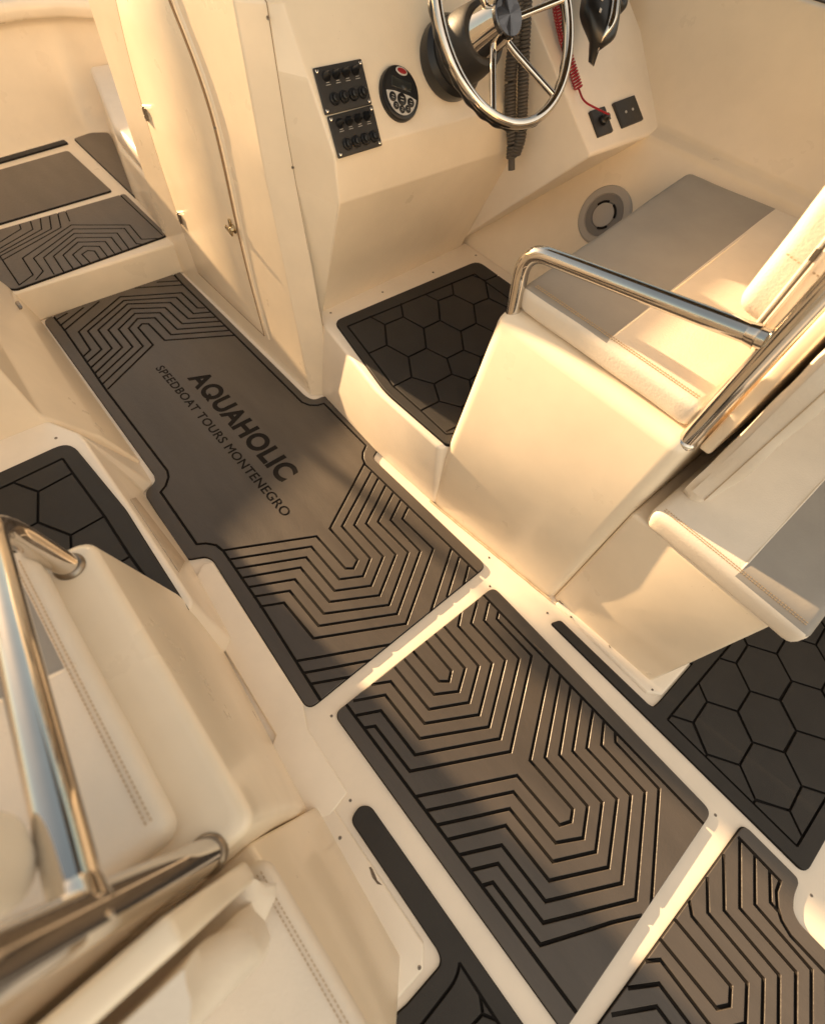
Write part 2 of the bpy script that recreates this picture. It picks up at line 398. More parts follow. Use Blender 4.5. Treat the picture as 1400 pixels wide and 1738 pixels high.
def text_polys(body, p0, p1, cap, wt, shear=0):
    """letter outlines laid on the mat from p0 to p1 with a given cap height"""
    cu = bpy.data.curves.new('lettering', 'FONT'); cu.body = body; cu.size = 1; cu.space_character = 1.06; cu.resolution_u = 4
    ob = bpy.data.objects.new('lettering', cu); COL.objects.link(ob)
    cv = ob.to_curve(bpy.context.evaluated_depsgraph_get()); raw = []
    for s in cv.splines:
        b = s.bezier_points; poly = []
        for i in range(len(b)):
            a, c = b[i], b[(i + 1) % len(b)]
            straight = (a.handle_right - a.co).cross(c.co - a.co).length < 1e-5 and (c.handle_left - c.co).cross(c.co - a.co).length < 1e-5
            poly += [a.co.to_2d()] if straight else [q.to_2d() for q in interpolate_bezier(a.co, a.handle_right, c.handle_left, c.co, 7)[:-1]]
        cl = []
        for q in poly:
            if not cl or (q - cl[-1]).length > 2e-3: cl.append(q)
        if (cl[0] - cl[-1]).length < 2e-3: cl.pop()
        raw.append(cl)
    ob.to_curve_clear(); bpy.data.objects.remove(ob); bpy.data.curves.remove(cu)
    x0 = min(q.x for l in raw for q in l); x1 = max(q.x for l in raw for q in l)
    hh = max(q.y for q in raw[0]) if body[0] == 'A' else .73
    sx = (p1 - p0).length / (x1 - x0); d = (p1 - p0).normalized(); n = Vector((-d.y, d.x))
    out = []
    for i, l in enumerate(raw):
        area = sum(l[k - 1].x * l[k].y - l[k].x * l[k - 1].y for k in range(len(l)))
        if i == 0: s0 = area > 0
        hole = (area > 0) != s0
        lf, rt = offset_line(l, wt, True); big, small = (rt, lf) if area > 0 else (lf, rt)
        g = small if hole else big
        out.append(([p0 + d * ((q.x - x0) * sx) + n * (q.y / hh * cap) for q in g], hole))
    if body.startswith('AO'):                 # the tail that turns the first O into a Q
        l = raw[2]; xa, xb = min(q.x for q in l), max(q.x for q in l); w_ = xb - xa
        tail = [(xa + w_ * .50, hh * .30), (xa + w_ * .68, hh * .34), (xb + w_ * .04, -hh * .06), (xb - w_ * .20, -hh * .06)]
        out.append(([p0 + d * ((x - x0) * sx) + n * (y / hh * cap) for x, y in tail], 'tail'))
    return out
TXT = text_polys('AOUAHOLIC', Vector(at(321, 645)[:2]), Vector(at(477, 820)[:2]), .084, .040) \
    + text_polys('SPEEDBOAT TOURS MONTENEGRO', Vector(at(265, 628)[:2]), Vector(at(482, 880)[:2]), .039, .020)
foam_mat('floor_mat', o1, m1, TZ - .008, 'long grey aisle mat lettered AQUAHOLIC SPEEDBOAT TOURS MONTENEGRO', texts=TXT)

# ---- aft aisle mat, lower right of the photo
k8 = lambda l: px(l, 1050, 1388)
m3 = [k8([(370, 692), (745, 1140), (738, 1270), (650, 1290), (272, 826)]),
      k8([(465, 560), (485, 670), (855, 1120), (845, 1395), (640, 1452), (272, 965), (170, 973)]),
      k8([(588, 405), (592, 645), (965, 1090), (955, 1500), (600, 1578), (262, 1126), (50, 1155)]),
      k8([(698, 250), (702, 630), (1070, 1065), (1065, 1600), (560, 1704), (245, 1280), (-60, 1335)]),
      k8([(808, 150), (808, 615), (1185, 1045), (1180, 1700), (520, 1830), (225, 1440), (-150, 1500)]),
      k8([(908, 262), (910, 590), (1290, 1030), (1285, 1800)]), k8([(1010, 362), (1015, 575), (1062, 632)]), k8([(1395, 1075), (1400, 1850)]),
      k8([(796, 132), (1080, 430), (1055, 500), (1060, 600), (1090, 700), (1150, 800), (1400, 1068), (1900, 1570)])]
o3 = round_poly(P([(1259, 1398), (1350, 1489), (1353, 1500), (1344, 1525), (1344, 1548), (1353, 1566), (1400, 1614), (1600, 1810), (1300, 2100), (860, 1950)]), [.025, .02, .02, .02, .02, .02, .0, .02, .02, .02])
foam_mat('floor_mat', o3, m3, TZ - .008, 'grooved grey foam mat with a curved side notch, aftmost on the aisle')

# ---- hexagon mats
def hex_lines(border, c0, v, ua, ub, rng):
    """honeycomb edges clipped to the border polygon: c0 = one centre, v = its six corner offsets"""
    seen = set(); out = []
    for i in range(-rng, rng + 1):
        for j in range(-rng, rng + 1):
            c = c0 + ua * i + ub * j
            for k in range(6):
                a, b = c + v[k], c + v[(k + 1) % 6]; key = tuple(round(t, 2) for t in ((a + b) / 2))
                if key in seen: continue
                seen.add(key)
                for s, e in seg_clip(a, b, border): out.append([s, e])
    return out
hx = [px(h, 1050, 1050) for h in ([(797, 634), (880, 497), (1080, 560), (1190, 768), (1107, 910), (897, 848)], [(783, 306), (868, 190), (1055, 242), (1157, 432), (1080, 560), (880, 497)], [(592, 572), (797, 634), (897, 848), (800, 993), (583, 930), (492, 706)])]
ctr = [sum(h, Vector((0, 0))) / 6 for h in hx]
va = [p - ctr[0] for p in hx[0]]
bl = P([(1130, 1222.5), (1348.75, 1437)]); inner_a = [bl[0], bl[1], bl[1] + Vector((1.1, .02)), bl[0] + Vector((1.06, .02))]
inner_a = [bl[0], bl[1], Vector((2.02, bl[1].y + .0)), Vector((2.02, bl[0].y))]
o_a = round_poly(P([(934, 1058), (949, 1056), (1098, 1195), (1107, 1200), (1117, 1192), (1165, 1136)]) + [Vector((1.2, -.2)), Vector((2.08, -.2))] + P([(1500, 1250), (1400, 1418), (1368, 1478), (1352, 1482)]) , [.012, .012, .02, .02, .02, .0, .0, .0, .0, .0, .02, .02])
b0 = at(1400, 1418); o_a = round_poly(P([(933, 1059), (950, 1053), (1099, 1196), (1107, 1200.5), (1116, 1193), (1172, 1128)]) + [Vector((1.10, -.20)), Vector((2.1, -.20)), Vector((2.1, float(b0[1]))), *P([(1365, 1486)])], [.012, .012, .02, .02, .02, .0, .0, .0, .0, .03])
ea = hex_lines(inner_a, ctr[0], va, ctr[1] - ctr[0], ctr[2] - ctr[0], 7)
ea += [[inner_a[i - 1], inner_a[i]] for i in range(4)]
foam_mat('floor_mat', o_a, ea, TZ - .008, 'dark honeycomb foam mat with a thin tongue, under the starboard aft seat', FOAMH, w=.0036)
# port twin
bp_ = px([(820, 1175), (1400, 2090)], 575, 1340)
kq = lambda l: px(l, 575, 1340)
in_p = round_poly(kq([(815, 1175), (805, 1240), (770, 1320), (560, 1592)]) + [Vector((-.9, float(kq([(560, 1592)])[0].y) + .05)), Vector((-.9, -.9)), *kq([(1350, 2010)])], [.0, .03, .03, 0, 0, 0, 0])
o_p = round_poly(P([(594, 1393), (610, 1368), (629, 1368), (887.5, 1738), (950, 1828)]) + [Vector((-1.0, -.93)), Vector((-1.0, -.2))] + P([(690, 1704), (745, 1640), (747, 1628), (742, 1614)]), [.02, .025, .02, 0, .03, 0, 0, 0, .02, .02, .01])
cp = [Vector((.99 - c.x, c.y)) for c in ctr]; vp = [Vector((-q.x, q.y)) for q in va]
shift = kq([(970, 1510)])[0]
best = min((cp[0] + (cp[1] - cp[0]) * i + (cp[2] - cp[0]) * j + vp[k] for i in range(-6, 7) for j in range(-6, 7) for k in (0, 2, 4)), key=lambda q: (q - shift).length)
ep = hex_lines(in_p, cp[0] + (shift - best), vp, cp[1] - cp[0], cp[2] - cp[0], 8) + [[in_p[i - 1], in_p[i]] for i in range(len(in_p))]
foam_mat('floor_mat', o_p, ep, TZ - .008, 'dark foam mat with a broad blank tongue, bottom edge beside the port aft seat', FOAMH, w=.0036)
# helm
SZ = .37
kh = lambda l: px(l, 550, 430, 4., SZ)
hb = kh([(160, 508), (1090, 120)]); hb = [hb[0], Vector((1.70, hb[1].y)), Vector((1.70, .35))] + kh([(825, 1240), (655, 1080), (470, 915), (300, 690)])
eh = [[hb[i - 1], hb[i]] for i in range(len(hb))]
for l in ([(310, 440), (412, 495), (537, 443), (520, 352)], [(537, 443), (675, 520), (785, 467), (772, 333), (685, 290)], [(412, 495), (425, 635), (572, 715), (692, 656), (675, 520)], [(425, 635), (300, 692)],
          [(772, 333), (877, 292), (1012, 358), (1030, 487), (925, 540), (785, 467)], [(925, 540), (945, 668), (832, 725), (692, 656)], [(865, 210), (877, 292)], [(1000, 158), (1092, 195), (1200, 150)], [(1092, 195), (1113, 315), (1012, 358)],
          [(1113, 315), (1235, 375), (1260, 500), (1160, 550), (1030, 487)], [(945, 668), (1060, 715), (1160, 665), (1160, 550)], [(572, 715), (593, 853), (470, 915)], [(593, 853), (745, 897), (865, 832), (832, 725)],
          [(865, 832), (985, 872), (1060, 820), (1060, 715)], [(745, 897), (780, 1015), (655, 1080)], [(780, 1015), (930, 1055), (1010, 1000), (985, 872)], [(930, 1055), (950, 1160), (825, 1225)]):
    eh.append(kh(l))
o_h = round_poly(kh([(40, 478), (75, 458), (1085, 45)]) + [Vector((1.775, 1.40)), Vector((1.775, .3))] + kh([(880, 1400), (815, 1340), (400, 968), (370, 935)]), [.02, .02, .0, .04, 0, 0, 0, .05, .02])
o_h = round_poly(kh([(66, 470)]) + [Vector((1.79, 1.478)), Vector((1.775, .68)), Vector((1.1, .68))] + kh([(836, 1318), (408, 945)]), [.035, .05, 0, 0, 0.02, .05])
foam_mat('floor_mat', o_h, eh, SZ, 'black honeycomb foam mat on the raised helm footwell', FOAMH, w=.0036)
# port footwell
kf = lambda l: px(l, 0, 740, 4., SZ)
fb = kf([(0, 375), (435, 165), (500, 260), (720, 560), (890, 825), (1010, 990)]); fb[0] = fb[1] + (fb[0] - fb[1]) * 7
fb += [Vector((float(fb[-1].x), .3)), Vector((float(fb[0].x), .3))]
ef = [[fb[i - 1], fb[i]] for i in range(len(fb))]
for l in ([(105, 330), (270, 390), (500, 265)], [(270, 390), (268, 598), (490, 685), (720, 555)], [(268, 598), (100, 690), (-60, 610), (-60, 400), (105, 330)], [(490, 685), (500, 880), (350, 985), (110, 880), (100, 690)], [(500, 880), (700, 950), (895, 825)], [(-60, 400), (-250, 330)], [(-60, 610), (-240, 720)]):
    ef.append(kf(l))
o_f = round_poly(kf([(480, 42), (860, 505), (1000, 730), (1285, 1180)]) + [Vector((-.06, .68)), Vector((-.80, .68)), Vector((-.80, 1.44))], [.05, .02, .03, 0, 0, 0, .03])
foam_mat('floor_mat', o_f, ef, SZ, 'black honeycomb foam mat on the raised port footwell, by the near rail', FOAMH, w=.0036)
# foredeck mats
FZ = .16
kd = lambda l: px(l, 0, 200, 4., FZ)
ed = [kd(l) for l in ([(625, 1003), (562, 937), (600, 912), (648, 915), (690, 978)], [(570, 1020), (500, 940), (570, 883), (680, 883), (742, 962)], [(505, 1038), (435, 943), (535, 855), (720, 850), (792, 945)],
      [(440, 1058), (370, 950), (525, 825), (760, 822), (845, 928)], [(375, 1075), (303, 960), (510, 795), (800, 793), (890, 912)], [(250, 1112), (300, 1052), (235, 963), (505, 765), (850, 762), (930, 865), (1010, 872)],
      [(140, 1145), (232, 1078), (160, 963), (490, 738), (885, 738), (965, 835), (1090, 828)], [(-160, 960), (150, 765), (140, 735)], [(-100, 960), (230, 768), (212, 710)], [(-50, 960), (290, 768), (280, 692)], [(-10, 960), (355, 765), (342, 672)], [(25, 978), (420, 755), (398, 655)], [(480, 715), (450, 640)],
      [(-160, 700), (140, 1150)], [(815, 530), (1110, 810)])]
o_d = round_poly(P([(-210, 246), (214, 331), (286, 402), (25, 498)], FZ), [.01, .02, .03, .03]) if False else round_poly(kd([(-420, 890), (852, 522), (1145, 805), (95, 1182)]), [.02, .02, .03, .03])
foam_mat('floor_mat', o_d, ed, FZ, 'grooved grey foam mat on the bow step, above the step riser', w=.0032)
o_e = round_poly(kd([(-900, 620), (468, 228), (765, 503), (-470, 868)]), [.03, .03, .02, .02])
foam_mat('floor_mat', o_e, [], FZ, 'plain dusty grey foam mat in the middle of the bow floor')
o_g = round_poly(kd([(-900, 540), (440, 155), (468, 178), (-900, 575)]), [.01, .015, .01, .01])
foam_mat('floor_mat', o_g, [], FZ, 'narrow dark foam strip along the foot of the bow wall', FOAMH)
o_w = round_poly(kd([(505, 150), (620, 108), (745, 108), (775, 165), (920, 548)]), [.01, .03, .03, .02, .005])
foam_mat('floor_mat', o_w, [], FZ, 'small wedge-shaped dark foam mat in front of the bow bench')

# ------------------------------------------------------------------ setting: decks
bm = bmesh.new(); add_faces(bm, [(-1.35, -3, 0), (2.4, -3, 0), (2.4, 2.8, 0), (-1.35, 2.8, 0)], [(0, 1, 2, 3)])
deck = tag(finish('deck', bm, WHT), kind='structure')
bm = bmesh.new()
y0 = 2.672
loft(bm, [[(-.9, y0, 0), (.845, y0 + .012, 0), (1.9, y0 + .012, 0), (1.9, 4.6, 0), (-.9, 4.6, 0)], [(-.9, y0 + .006, FZ), (.845, y0 + .018, FZ), (1.9, y0 + .018, FZ), (1.9, 4.6, FZ), (-.9, 4.6, FZ)]])
bevel(bm, .012, 4, 30)
foredeck = tag(finish('foredeck', bm, GEL), kind='structure')
bm = bmesh.new()                            # helm footwell: a raised sole
top = [(.958, 1.585), (.888, 1.09), (.890, .745), (1.10, .66), (1.87, .66), (1.86, 1.64)]
bot = [(.915, 1.53), (.906, 1.09), (.925, .745), (1.10, .66), (1.87, .66), (1.87, 1.64)]
loft(bm, [[(x, y, 0) for x, y in bot], [(x, y, SZ) for x, y in top]]); bevel(bm, .014, 4, 20)
helm_sole = tag(finish('helm_platform', bm, WHT), kind='structure')
bm = bmesh.new()
top = [(-.075, 1.60), (-.014, 1.49), (-.008, 1.455), (-.004, 1.09), (-.004, .74), (-.10, .66), (-1.0, .66), (-1.0, 1.64), (-.2, 1.64)]
bot = [(.114, 1.60), (.108, 1.478), (.058, 1.455), (.058, 1.09), (.03, .74), (-.10, .66), (-1.0, .66), (-1.0, 1.64), (-.2, 1.64)]
loft(bm, [[(x, y, 0) for x, y in bot], [(x, y, SZ) for x, y in top]]); bevel(bm, .014, 4, 20)
port_sole = tag(finish('port_platform', bm, WHT), kind='structure')
bm = bmesh.new(); add_faces(bm, [(-1500, -1500, -.8), (1500, -1500, -.8), (1500, 1500, -.8), (-1500, 1500, -.8)], [(0, 1, 2, 3)])
tag(finish('sea', bm, SEA), kind='structure')

# ------------------------------------------------------------------ helm console
con = empty('helm_console', (.9, 2.0, 0), 'tall cream moulded helm console with an arched door beside the aisle', 'console')
ZL = [0, .37, .85, .985, 1.13, 1.274, 1.292]
Y1 = [1.53, 1.59, 1.666, 1.678, 1.692, 1.706, 1.73]
Y2 = [1.485, 1.497, 1.595, 1.619, 1.638, 1.655, 1.69]
Y3 = [1.57, 1.57, 1.424, 1.4441, 1.5499, 1.655, 1.69]
sideX = lambda y: .835 + .035 * (2.74 - y) / 1.2
L0 = [(sideX(2.80), 2.80, z) for z in ZL]
L1 = [(.872, y, z) for y, z in zip(Y1, ZL)]; L2 = [(.94, y, z) for y, z in zip(Y2, ZL)]; L3 = [(.99, y, z) for y, z in zip(Y3, ZL)]
L4 = [(1.82, y + (.05 if i < 2 else 0), z) for i, (y, z) in enumerate(zip(Y3, ZL))]
L5 = [(1.82, 2.8, z) for z in ZL]
bm = bmesh.new(); loft(bm, [[l[i] for l in (L0, L1, L2, L3, L4, L5)] for i in range(len(ZL))])
bevel(bm, .0055, 3, 7)
finish('body', bm, GEL, con, angle=9)
bm = bmesh.new()                            # raised cowl added out of view, outboard of the walkway, to shade the hull side
loft(bm, [[(1.42, 1.74, 1.28), (2.33, 1.74, 1.28), (2.33, 2.7, 1.28), (1.42, 2.7, 1.28)], [(1.5, 1.95, 1.75), (2.28, 1.95, 1.75), (2.25, 2.6, 1.75), (1.5, 2.6, 1.75)]]); bevel(bm, .03, 4, 20)
finish('shade_cowl', bm, GEL, con)
def side_pt(x, y, off=0.):                 # photo point on the console's port face
    p = atX(x, y, .85)
    for _ in range(4): p = atX(x, y, sideX(p[1]) - off)
    return Vector(p)
# arched door
dpx = [(337, 462), (305, 378), (272, 280), (246, 195), (222, 110), (205, 40), (198, 0)]
lat = [(290, 10), (320, 80), (345, 150), (365, 210), (384, 300), (400, 400), (425, 485), (448, 568)]
def fair(pts, rounds=30):
    out = []
    for a, b in zip(pts, pts[1:]): out += [a.lerp(b, t / 4) for t in range(4)]
    out.append(pts[-1])
    for _ in range(rounds): out = [out[0]] + [(out[k - 1] + out[k] * 2 + out[k + 1]) / 4 for k in range(1, len(out) - 1)] + [out[-1]]
    return out
hinge = fair([side_pt(*q) for q in dpx]); latch = fair([side_pt(*q) for q in lat])
a0, a1 = hinge[-1], latch[0]; arch = []
for k in range(1, 10):
    t = k / 10; c = 4 * t * (1 - t)
    arch.append(a0.lerp(a1, t) + Vector((0, 0, .16 * c ** .6)))
outl = hinge + arch + latch
def slab(bm, poly, n, h0, h1, mi=0):
    n = Vector(n); loft(bm, [[Vector(p) + n * h0 for p in poly], [Vector(p) + n * h1 for p in poly]], True, mi)
cen = sum(outl, Vector()) / len(outl)
bm = bmesh.new(); grown = [p + (p - cen).normalized() * .0065 for p in outl]; slab(bm, grown, (-1, 0, 0), -.004, .0012)
finish('door_seal', bm, SEAM, con)
bm = bmesh.new(); slab(bm, [p + Vector((0, 0, 0)) for p in outl], (-1, 0, 0), -.004, .0022); bevel(bm, .0015, 2, 40)
door = finish('door', bm, GEL, con, angle=30)
frame = [p + Vector((0, -.035, .0)) for p in latch[::-1]] + [a1 + Vector((0, -.03, .02))] + [p + Vector((0, -.02, .03)) for p in arch[::-1]]
bm = bmesh.new(); tube(bm, [p + Vector((.013, 0, 0)) for p in frame], .015, 16); finish('door_moulding', bm, GEL, con)
for q in ((245, 192), (304, 370)):          # butterfly hinges
    p = side_pt(*q, .007); bm = bmesh.new()
    for dy in (-.013, .013): obox(bm, p + Vector((0.004, dy * .8, 0)), (0, .017, 0), (0, 0, .046), (-.0025, 0, 0))
    tube(bm, [p + Vector((.002, 0, -.025)), p + Vector((.002, 0, .025))], .0042, 12)
    for dy in (-.016, .016):
        for dz in (-.014, .014): lathe(bm, [(.003, 0), (.002, .0016)], p + Vector((.0015, dy * .85, dz)), (-1, 0, 0), 10)
    finish('hinge', bm, SCR, door)
bm = bmesh.new(); loft(bm, [[(.95, 2.80, .5), (2.3, 2.80, .5), (2.3, 2.88, .5), (.95, 2.88, .5)], [(.95, 2.80, 1.24), (2.3, 2.80, 1.24), (2.3, 2.86, 1.24), (.95, 2.86, 1.24)]]); bevel(bm, .02, 3, 20); finish('bounce_blocker', bm, GRY, con)  # unseen dark pad added to cut bounce light onto the bow wall
p = side_pt(398, 388, .003); bm = bmesh.new()   # turn latch
lathe(bm, [(.017, 0), (.017, .004), (.011, .007), (.010, .02)], p, (-1, 0, 0), 20)
obox(bm, p + Vector((-.020, 0, 0)), (0, .050, .010), (0, -.003, .015), (-.007, 0, 0)); obox(bm, p + Vector((-.003, .016, .014)), (0, .013, 0), (0, 0, .036), (-.008, 0, 0)); bevel(bm, .002, 2, 30)
finish('latch', bm, BRS, door)
for q, X in (((455, 28), .935), ((497, 282), .935), ((532, 513), .935), ((365, 215), .84)): screw(Vector(atX(*q, X)) + Vector((-.004, -.006, 0)), (-.6, -.8, .1), con, .005)
bm = bmesh.new()                            # trim seam up the bulkhead corner
tube(bm, [Vector(p) + Vector((.0, -.001, 0)) for p in L2[1:]], .0013, 6); finish('trim_seam', bm, SEAM, con)
# binnacle box right of the wheel
BP, BN = np.array([1.82, 1.1, .935]), nz((0, -.287, .387))
A = (1.1, .935); B = (1.66, 1.35)
bm = bmesh.new()
prof = [(1.66, .37), A, (A[0] + .004, A[1] + .012), B, (2.0, 1.36), (2.0, .37)]
loft(bm, [[(1.82, y, z) for y, z in prof], [(2.36, y, z) for y, z in prof]]); bevel(bm, .014, 4, 20)
finish('binnacle', bm, WHT, con)

# ---- dash fittings
DP, DN = np.array([0, 1.455, 1.0]), nz((0, -.274, .2))
V = Vector
def dash(x, y, h=0.): return V(atP(x, y, DP, DN)) + V(DN) * h
cc = lambda x, y: (450 + x / 2.8, y / 2.8)
def switch_panel(corners, label, rows):
    q = [dash(*cc(*p)) for p in corners]; ux = ((q[1] - q[0]) + (q[2] - q[3])) / 2; uy = ((q[3] - q[0]) + (q[2] - q[1])) / 2
    c = sum(q, V()) / 4; n = V(DN); ex, ey = ux.normalized(), uy.normalized()
    t = empty('switch_panel', c, label, 'switch panel', 'switch panels on the dash')
    bm = bmesh.new(); obox(bm, c + n * .001, ux, uy, n * .007); bevel(bm, .004, 3, 30); finish('plate', bm, BLKM, t)
    W_, H_ = ux.length, uy.length
    for r_, v in enumerate(rows):
        for k in range(4):
            p = c + ux * (-.30 + .20 * k + (.05 if r_ else 0)) + uy * v + n * .008
            bm = bmesh.new()
            if r_ == 0:                      # rubber booted toggle
                lathe(bm, [(.0125, 0), (.0125, .005), (.009, .010), (.0075, .020), (.005, .026)], p, n, 18)
                finish('toggle_switch', bm, BLK, t)
            else:                            # round breaker in a collar
                lathe(bm, [(.0155, 0), (.0155, .006), (.013, .009), (.0095, .009), (.0095, .016), (.007, .018)], p, n, 22); finish('breaker', bm, BLK, t)
    bm = bmesh.new()                         # tiny worn print between the rows
    for k in range(4):
        for ln in range(2):
            wd = .012 + .004 * ((k * 3 + ln) % 3)
            obox(bm, c + ux * (-.29 + .205 * k) + uy * (rows[0] * .35 + rows[1] * .65 - .20 + .05 * ln) + n * .0079, ex * wd, ey * .0016, n * .0004)
    finish('print', bm, INK, t)
    for sx in (-1, 1):
        for sy in (-1, 1):
            p = c + ex * sx * (W_ / 2 - .009) + ey * sy * (H_ / 2 - .009) + n * .008; bm = bmesh.new(); lathe(bm, [(.0052, 0), (.0050, .002), (.003, .003)], p, n, 14); finish('screw', bm, CHR, t)
    return t
switch_panel([(218, 325), (455, 282), (500, 495), (285, 552)], 'black switch panel with dark toggles, upper of the two left of the wheel', (-.27, .22))
switch_panel([(290, 555), (505, 500), (552, 692), (345, 757)], 'black switch panel with paler toggles, lower of the two left of the wheel', (-.27, .24))

rc = dash(675, 161); n = V(DN)
uv = (dash(675, 115) - dash(675, 208)); hy = uv.length / 2; uxr = (dash(706, 161) - dash(645, 161)); hx_ = uxr.length / 2
ey = uv.normalized(); ex = ey.cross(n) * -1
if ex.dot(uxr) < 0: ex = -ex
rem = empty('stereo_remote', rc, 'oval black stereo remote with silver keypad set in the dash', 'stereo remote')
def oval(bm, c, a, b, prof, seg=40, mi=0):
    rings = [[bm.verts.new(c + ex * (a * s * math.cos(t)) + ey * (b * s * math.sin(t)) + n * h) for t in [2 * math.pi * k / seg for k in range(seg)]] for s, h in prof]
    for r0, r1 in zip(rings, rings[1:]):
        for k in range(seg): bm.faces.new((r0[k], r0[(k + 1) % seg], r1[(k + 1) % seg], r1[k])).material_index = mi
    bm.faces.new(rings[-1]).material_index = mi
bm = bmesh.new(); oval(bm, rc, hx_, hy, [(1, 0), (1, .012), (.96, .018), (.85, .021), (.8, .0205)]); finish('body', bm, BLK, rem)
bm = bmesh.new()
kp = [rc + ex * (hx_ * .80 * math.cos(t)) + ey * (hy * .82 * math.sin(t)) for t in [math.pi + .12 + (math.pi - .24) * k / 20 for k in range(21)]]
kp = kp + [rc + ex * hx_ * .4 + ey * hy * -.03, rc - ex * hx_ * .4 + ey * hy * -.03]
slab(bm, kp, n, .0195, .0225); finish('keypad', bm, SLV, rem)
for bx, by, br in ((-.48, -.27, .0125), (.0, -.26, .0165), (.48, -.27, .0125), (-.30, -.55, .0105), (.02, -.62, .0105), (.33, -.54, .0105)):
    bm = bmesh.new(); p = rc + ex * hx_ * bx + ey * hy * by + n * .0222; lathe(bm, [(br, 0), (br, .002), (br * .8, .0035)], p, n, 20)
    for s in (-.25, .25): obox(bm, p + ey * br * s + n * .0034, ex * br * .7, ey * br * .12, n * .0004, 1)
    finish('button', bm, [BLK, INK], rem)
bm = bmesh.new(); obox(bm, rc + ey * hy * .30 + n * .0195, ex * hx_ * 1.05, ey * hy * .38, n * .0025); bevel(bm, .006, 4, 30); finish('display', bm, LCD, rem)
bm = bmesh.new(); c_ = rc + ey * hy * .76 + n * .019; lathe(bm, [(.021, 0), (.021, .003), (.019, .004)], c_, n, 24, 0, 1, .5, ex); lathe(bm, [(.0165, .0035), (.0165, .005), (.014, .0055)], c_, n, 24, 1, 1, .42, ex); finish('badge', bm, [SLV, RED], rem)

# ---- steering wheel
wb = dash(757, 106); WR = .258
whl = empty('steering_wheel', wb, 'polished steel steering wheel on a black column at the helm', 'steering wheel')
wx = V((1, 0, 0)); wy = n.cross(wx).normalized()
if wy.z < 0: wy = -wy
def wp(a, r, h): return wb + n * h + (wx * math.cos(a) + wy * math.sin(a)) * r
bm = bmesh.new(); lathe(bm, [(.106, 0), (.110, .012), (.110, .045), (.098, .062)], wb, n, 40); finish('column', bm, BLK, whl, angle=20)
bm = bmesh.new(); lathe(bm, [(.094, .055), (.092, .12), (.084, .175), (.078, .184), (.058, .186)], wb, n, 40); finish('column_shroud', bm, BLKM, whl)
bm = bmesh.new(); lathe(bm, [(.066, .182), (.063, .192), (.051, .262), (.047, .275)], wb, n, 48); finish('hub', bm, CHR, whl)
bm = bmesh.new(); lathe(bm, [(.052, .272), (.052, .284), (.049, .288)], wb, n, 48)
fan = [V(wb + n * .2900)] + [wp(2 * math.pi * k / 28, .0485, .288 + .0010 * math.cos(k * 2 * math.pi / 28 * 4)) for k in range(28)]
add_faces(bm, fan, [(0, k + 1, (k + 1) % 28 + 1) for k in range(28)]); finish('hub_cap', bm, mat('brushed_cap', (.13, .13, .14), .22, metal=1), whl, smooth=False)
RH = .283
bm = bmesh.new(); tube(bm, [wp(2 * math.pi * k / 96, WR, RH) for k in range(96)], .0150, 20, closed=True); finish('rim', bm, CHR, whl)
bm = bmesh.new()                            # finger grip under the rim
tube(bm, [wp(2 * math.pi * k / 240, WR + .004, RH - .011) for k in range(240)], [.0122 + .0016 * math.sin(k * 2 * math.pi * 30 / 240) for k in range(240)], 14, closed=True); finish('rim_grip', bm, BLK, whl)
for deg in (4, 238, 304, 124, 64):
    a = R(deg); bm = bmesh.new(); tube(bm, smooth_path([wp(a, .045, .235), wp(a, .085, .240), wp(a, WR - .006, RH - .002)], .04), .0098, 14); finish('spoke', bm, CHR, whl)

# ---- binnacle fittings
def bin_(x, y, h=0.): return V(atP(x, y, BP + BN * h, BN))
bn = V(BN); c3b = lambda x, y: (900 + x / 2.8, y / 2.8)
def socket(corners, label, plugged):
    q = [bin_(*c3b(*p), .0) for p in corners]; ux = ((q[1] - q[0]) + (q[2] - q[3])) / 2; uy = ((q[3] - q[0]) + (q[2] - q[1])) / 2; c = sum(q, V()) / 4
    t = empty('socket', c, label, 'switch'); bm = bmesh.new(); obox(bm, c, ux, uy, bn * .016); bevel(bm, .004, 3, 30); finish('plate', bm, BLKM, t)
    bm = bmesh.new()
    if plugged:
        lathe(bm, [(.016, .016), (.016, .026), (.012, .030), (.011, .042), (.008, .046)], c, bn, 20); obox(bm, c + ux.normalized() * .016 + bn * .016, ux.normalized() * .014, uy.normalized() * .02, bn * .018); finish('plug', bm, BLK, t)
    else:
        for s in (-.16, .16):
            bm = bmesh.new(); lathe(bm, [(.0045, .016), (.0045, .019), (.003, .020)], c + ux * s, bn, 12); finish('pilot_lamp', bm, SLV, t)
    return c
pc = socket([(265, 540), (340, 515), (378, 635), (312, 662)], 'small black kill switch with the red coiled cord plugged in', True)
socket([(378, 500), (480, 463), (522, 578), (425, 618)], 'small square black double socket beside the hull side', False)
def helix(bm, path, r, turns, rw, mi=0, n_=8):
    P_ = smooth_path(path, .05, 6); Ls = [0.]
    for a, b in zip(P_, P_[1:]): Ls.append(Ls[-1] + (b - a).length)
    pts = []; N = turns * 12
    for i in range(N + 1):
        s = Ls[-1] * i / N; j = max(k for k in range(len(Ls)) if Ls[k] <= s + 1e-9); j = min(j, len(P_) - 2)
        p = P_[j].lerp(P_[j + 1], (s - Ls[j]) / max(1e-6, Ls[j + 1] - Ls[j])); t = (P_[j + 1] - P_[j]).normalized()
        u = t.cross(V((0, .3, 1))).normalized(); v = t.cross(u); a = 2 * math.pi * i / 12
        pts.append(p + (u * math.cos(a) + v * math.sin(a)) * r)
    tube(bm, pts, rw, n_, mi)
bm = bmesh.new()
helix(bm, [bin_(938, -30, .05), bin_(948, 30, .035), bin_(957, 70, .03), bin_(968, 105, .025), bin_(982, 150, .02)], .013, 34, .0026)
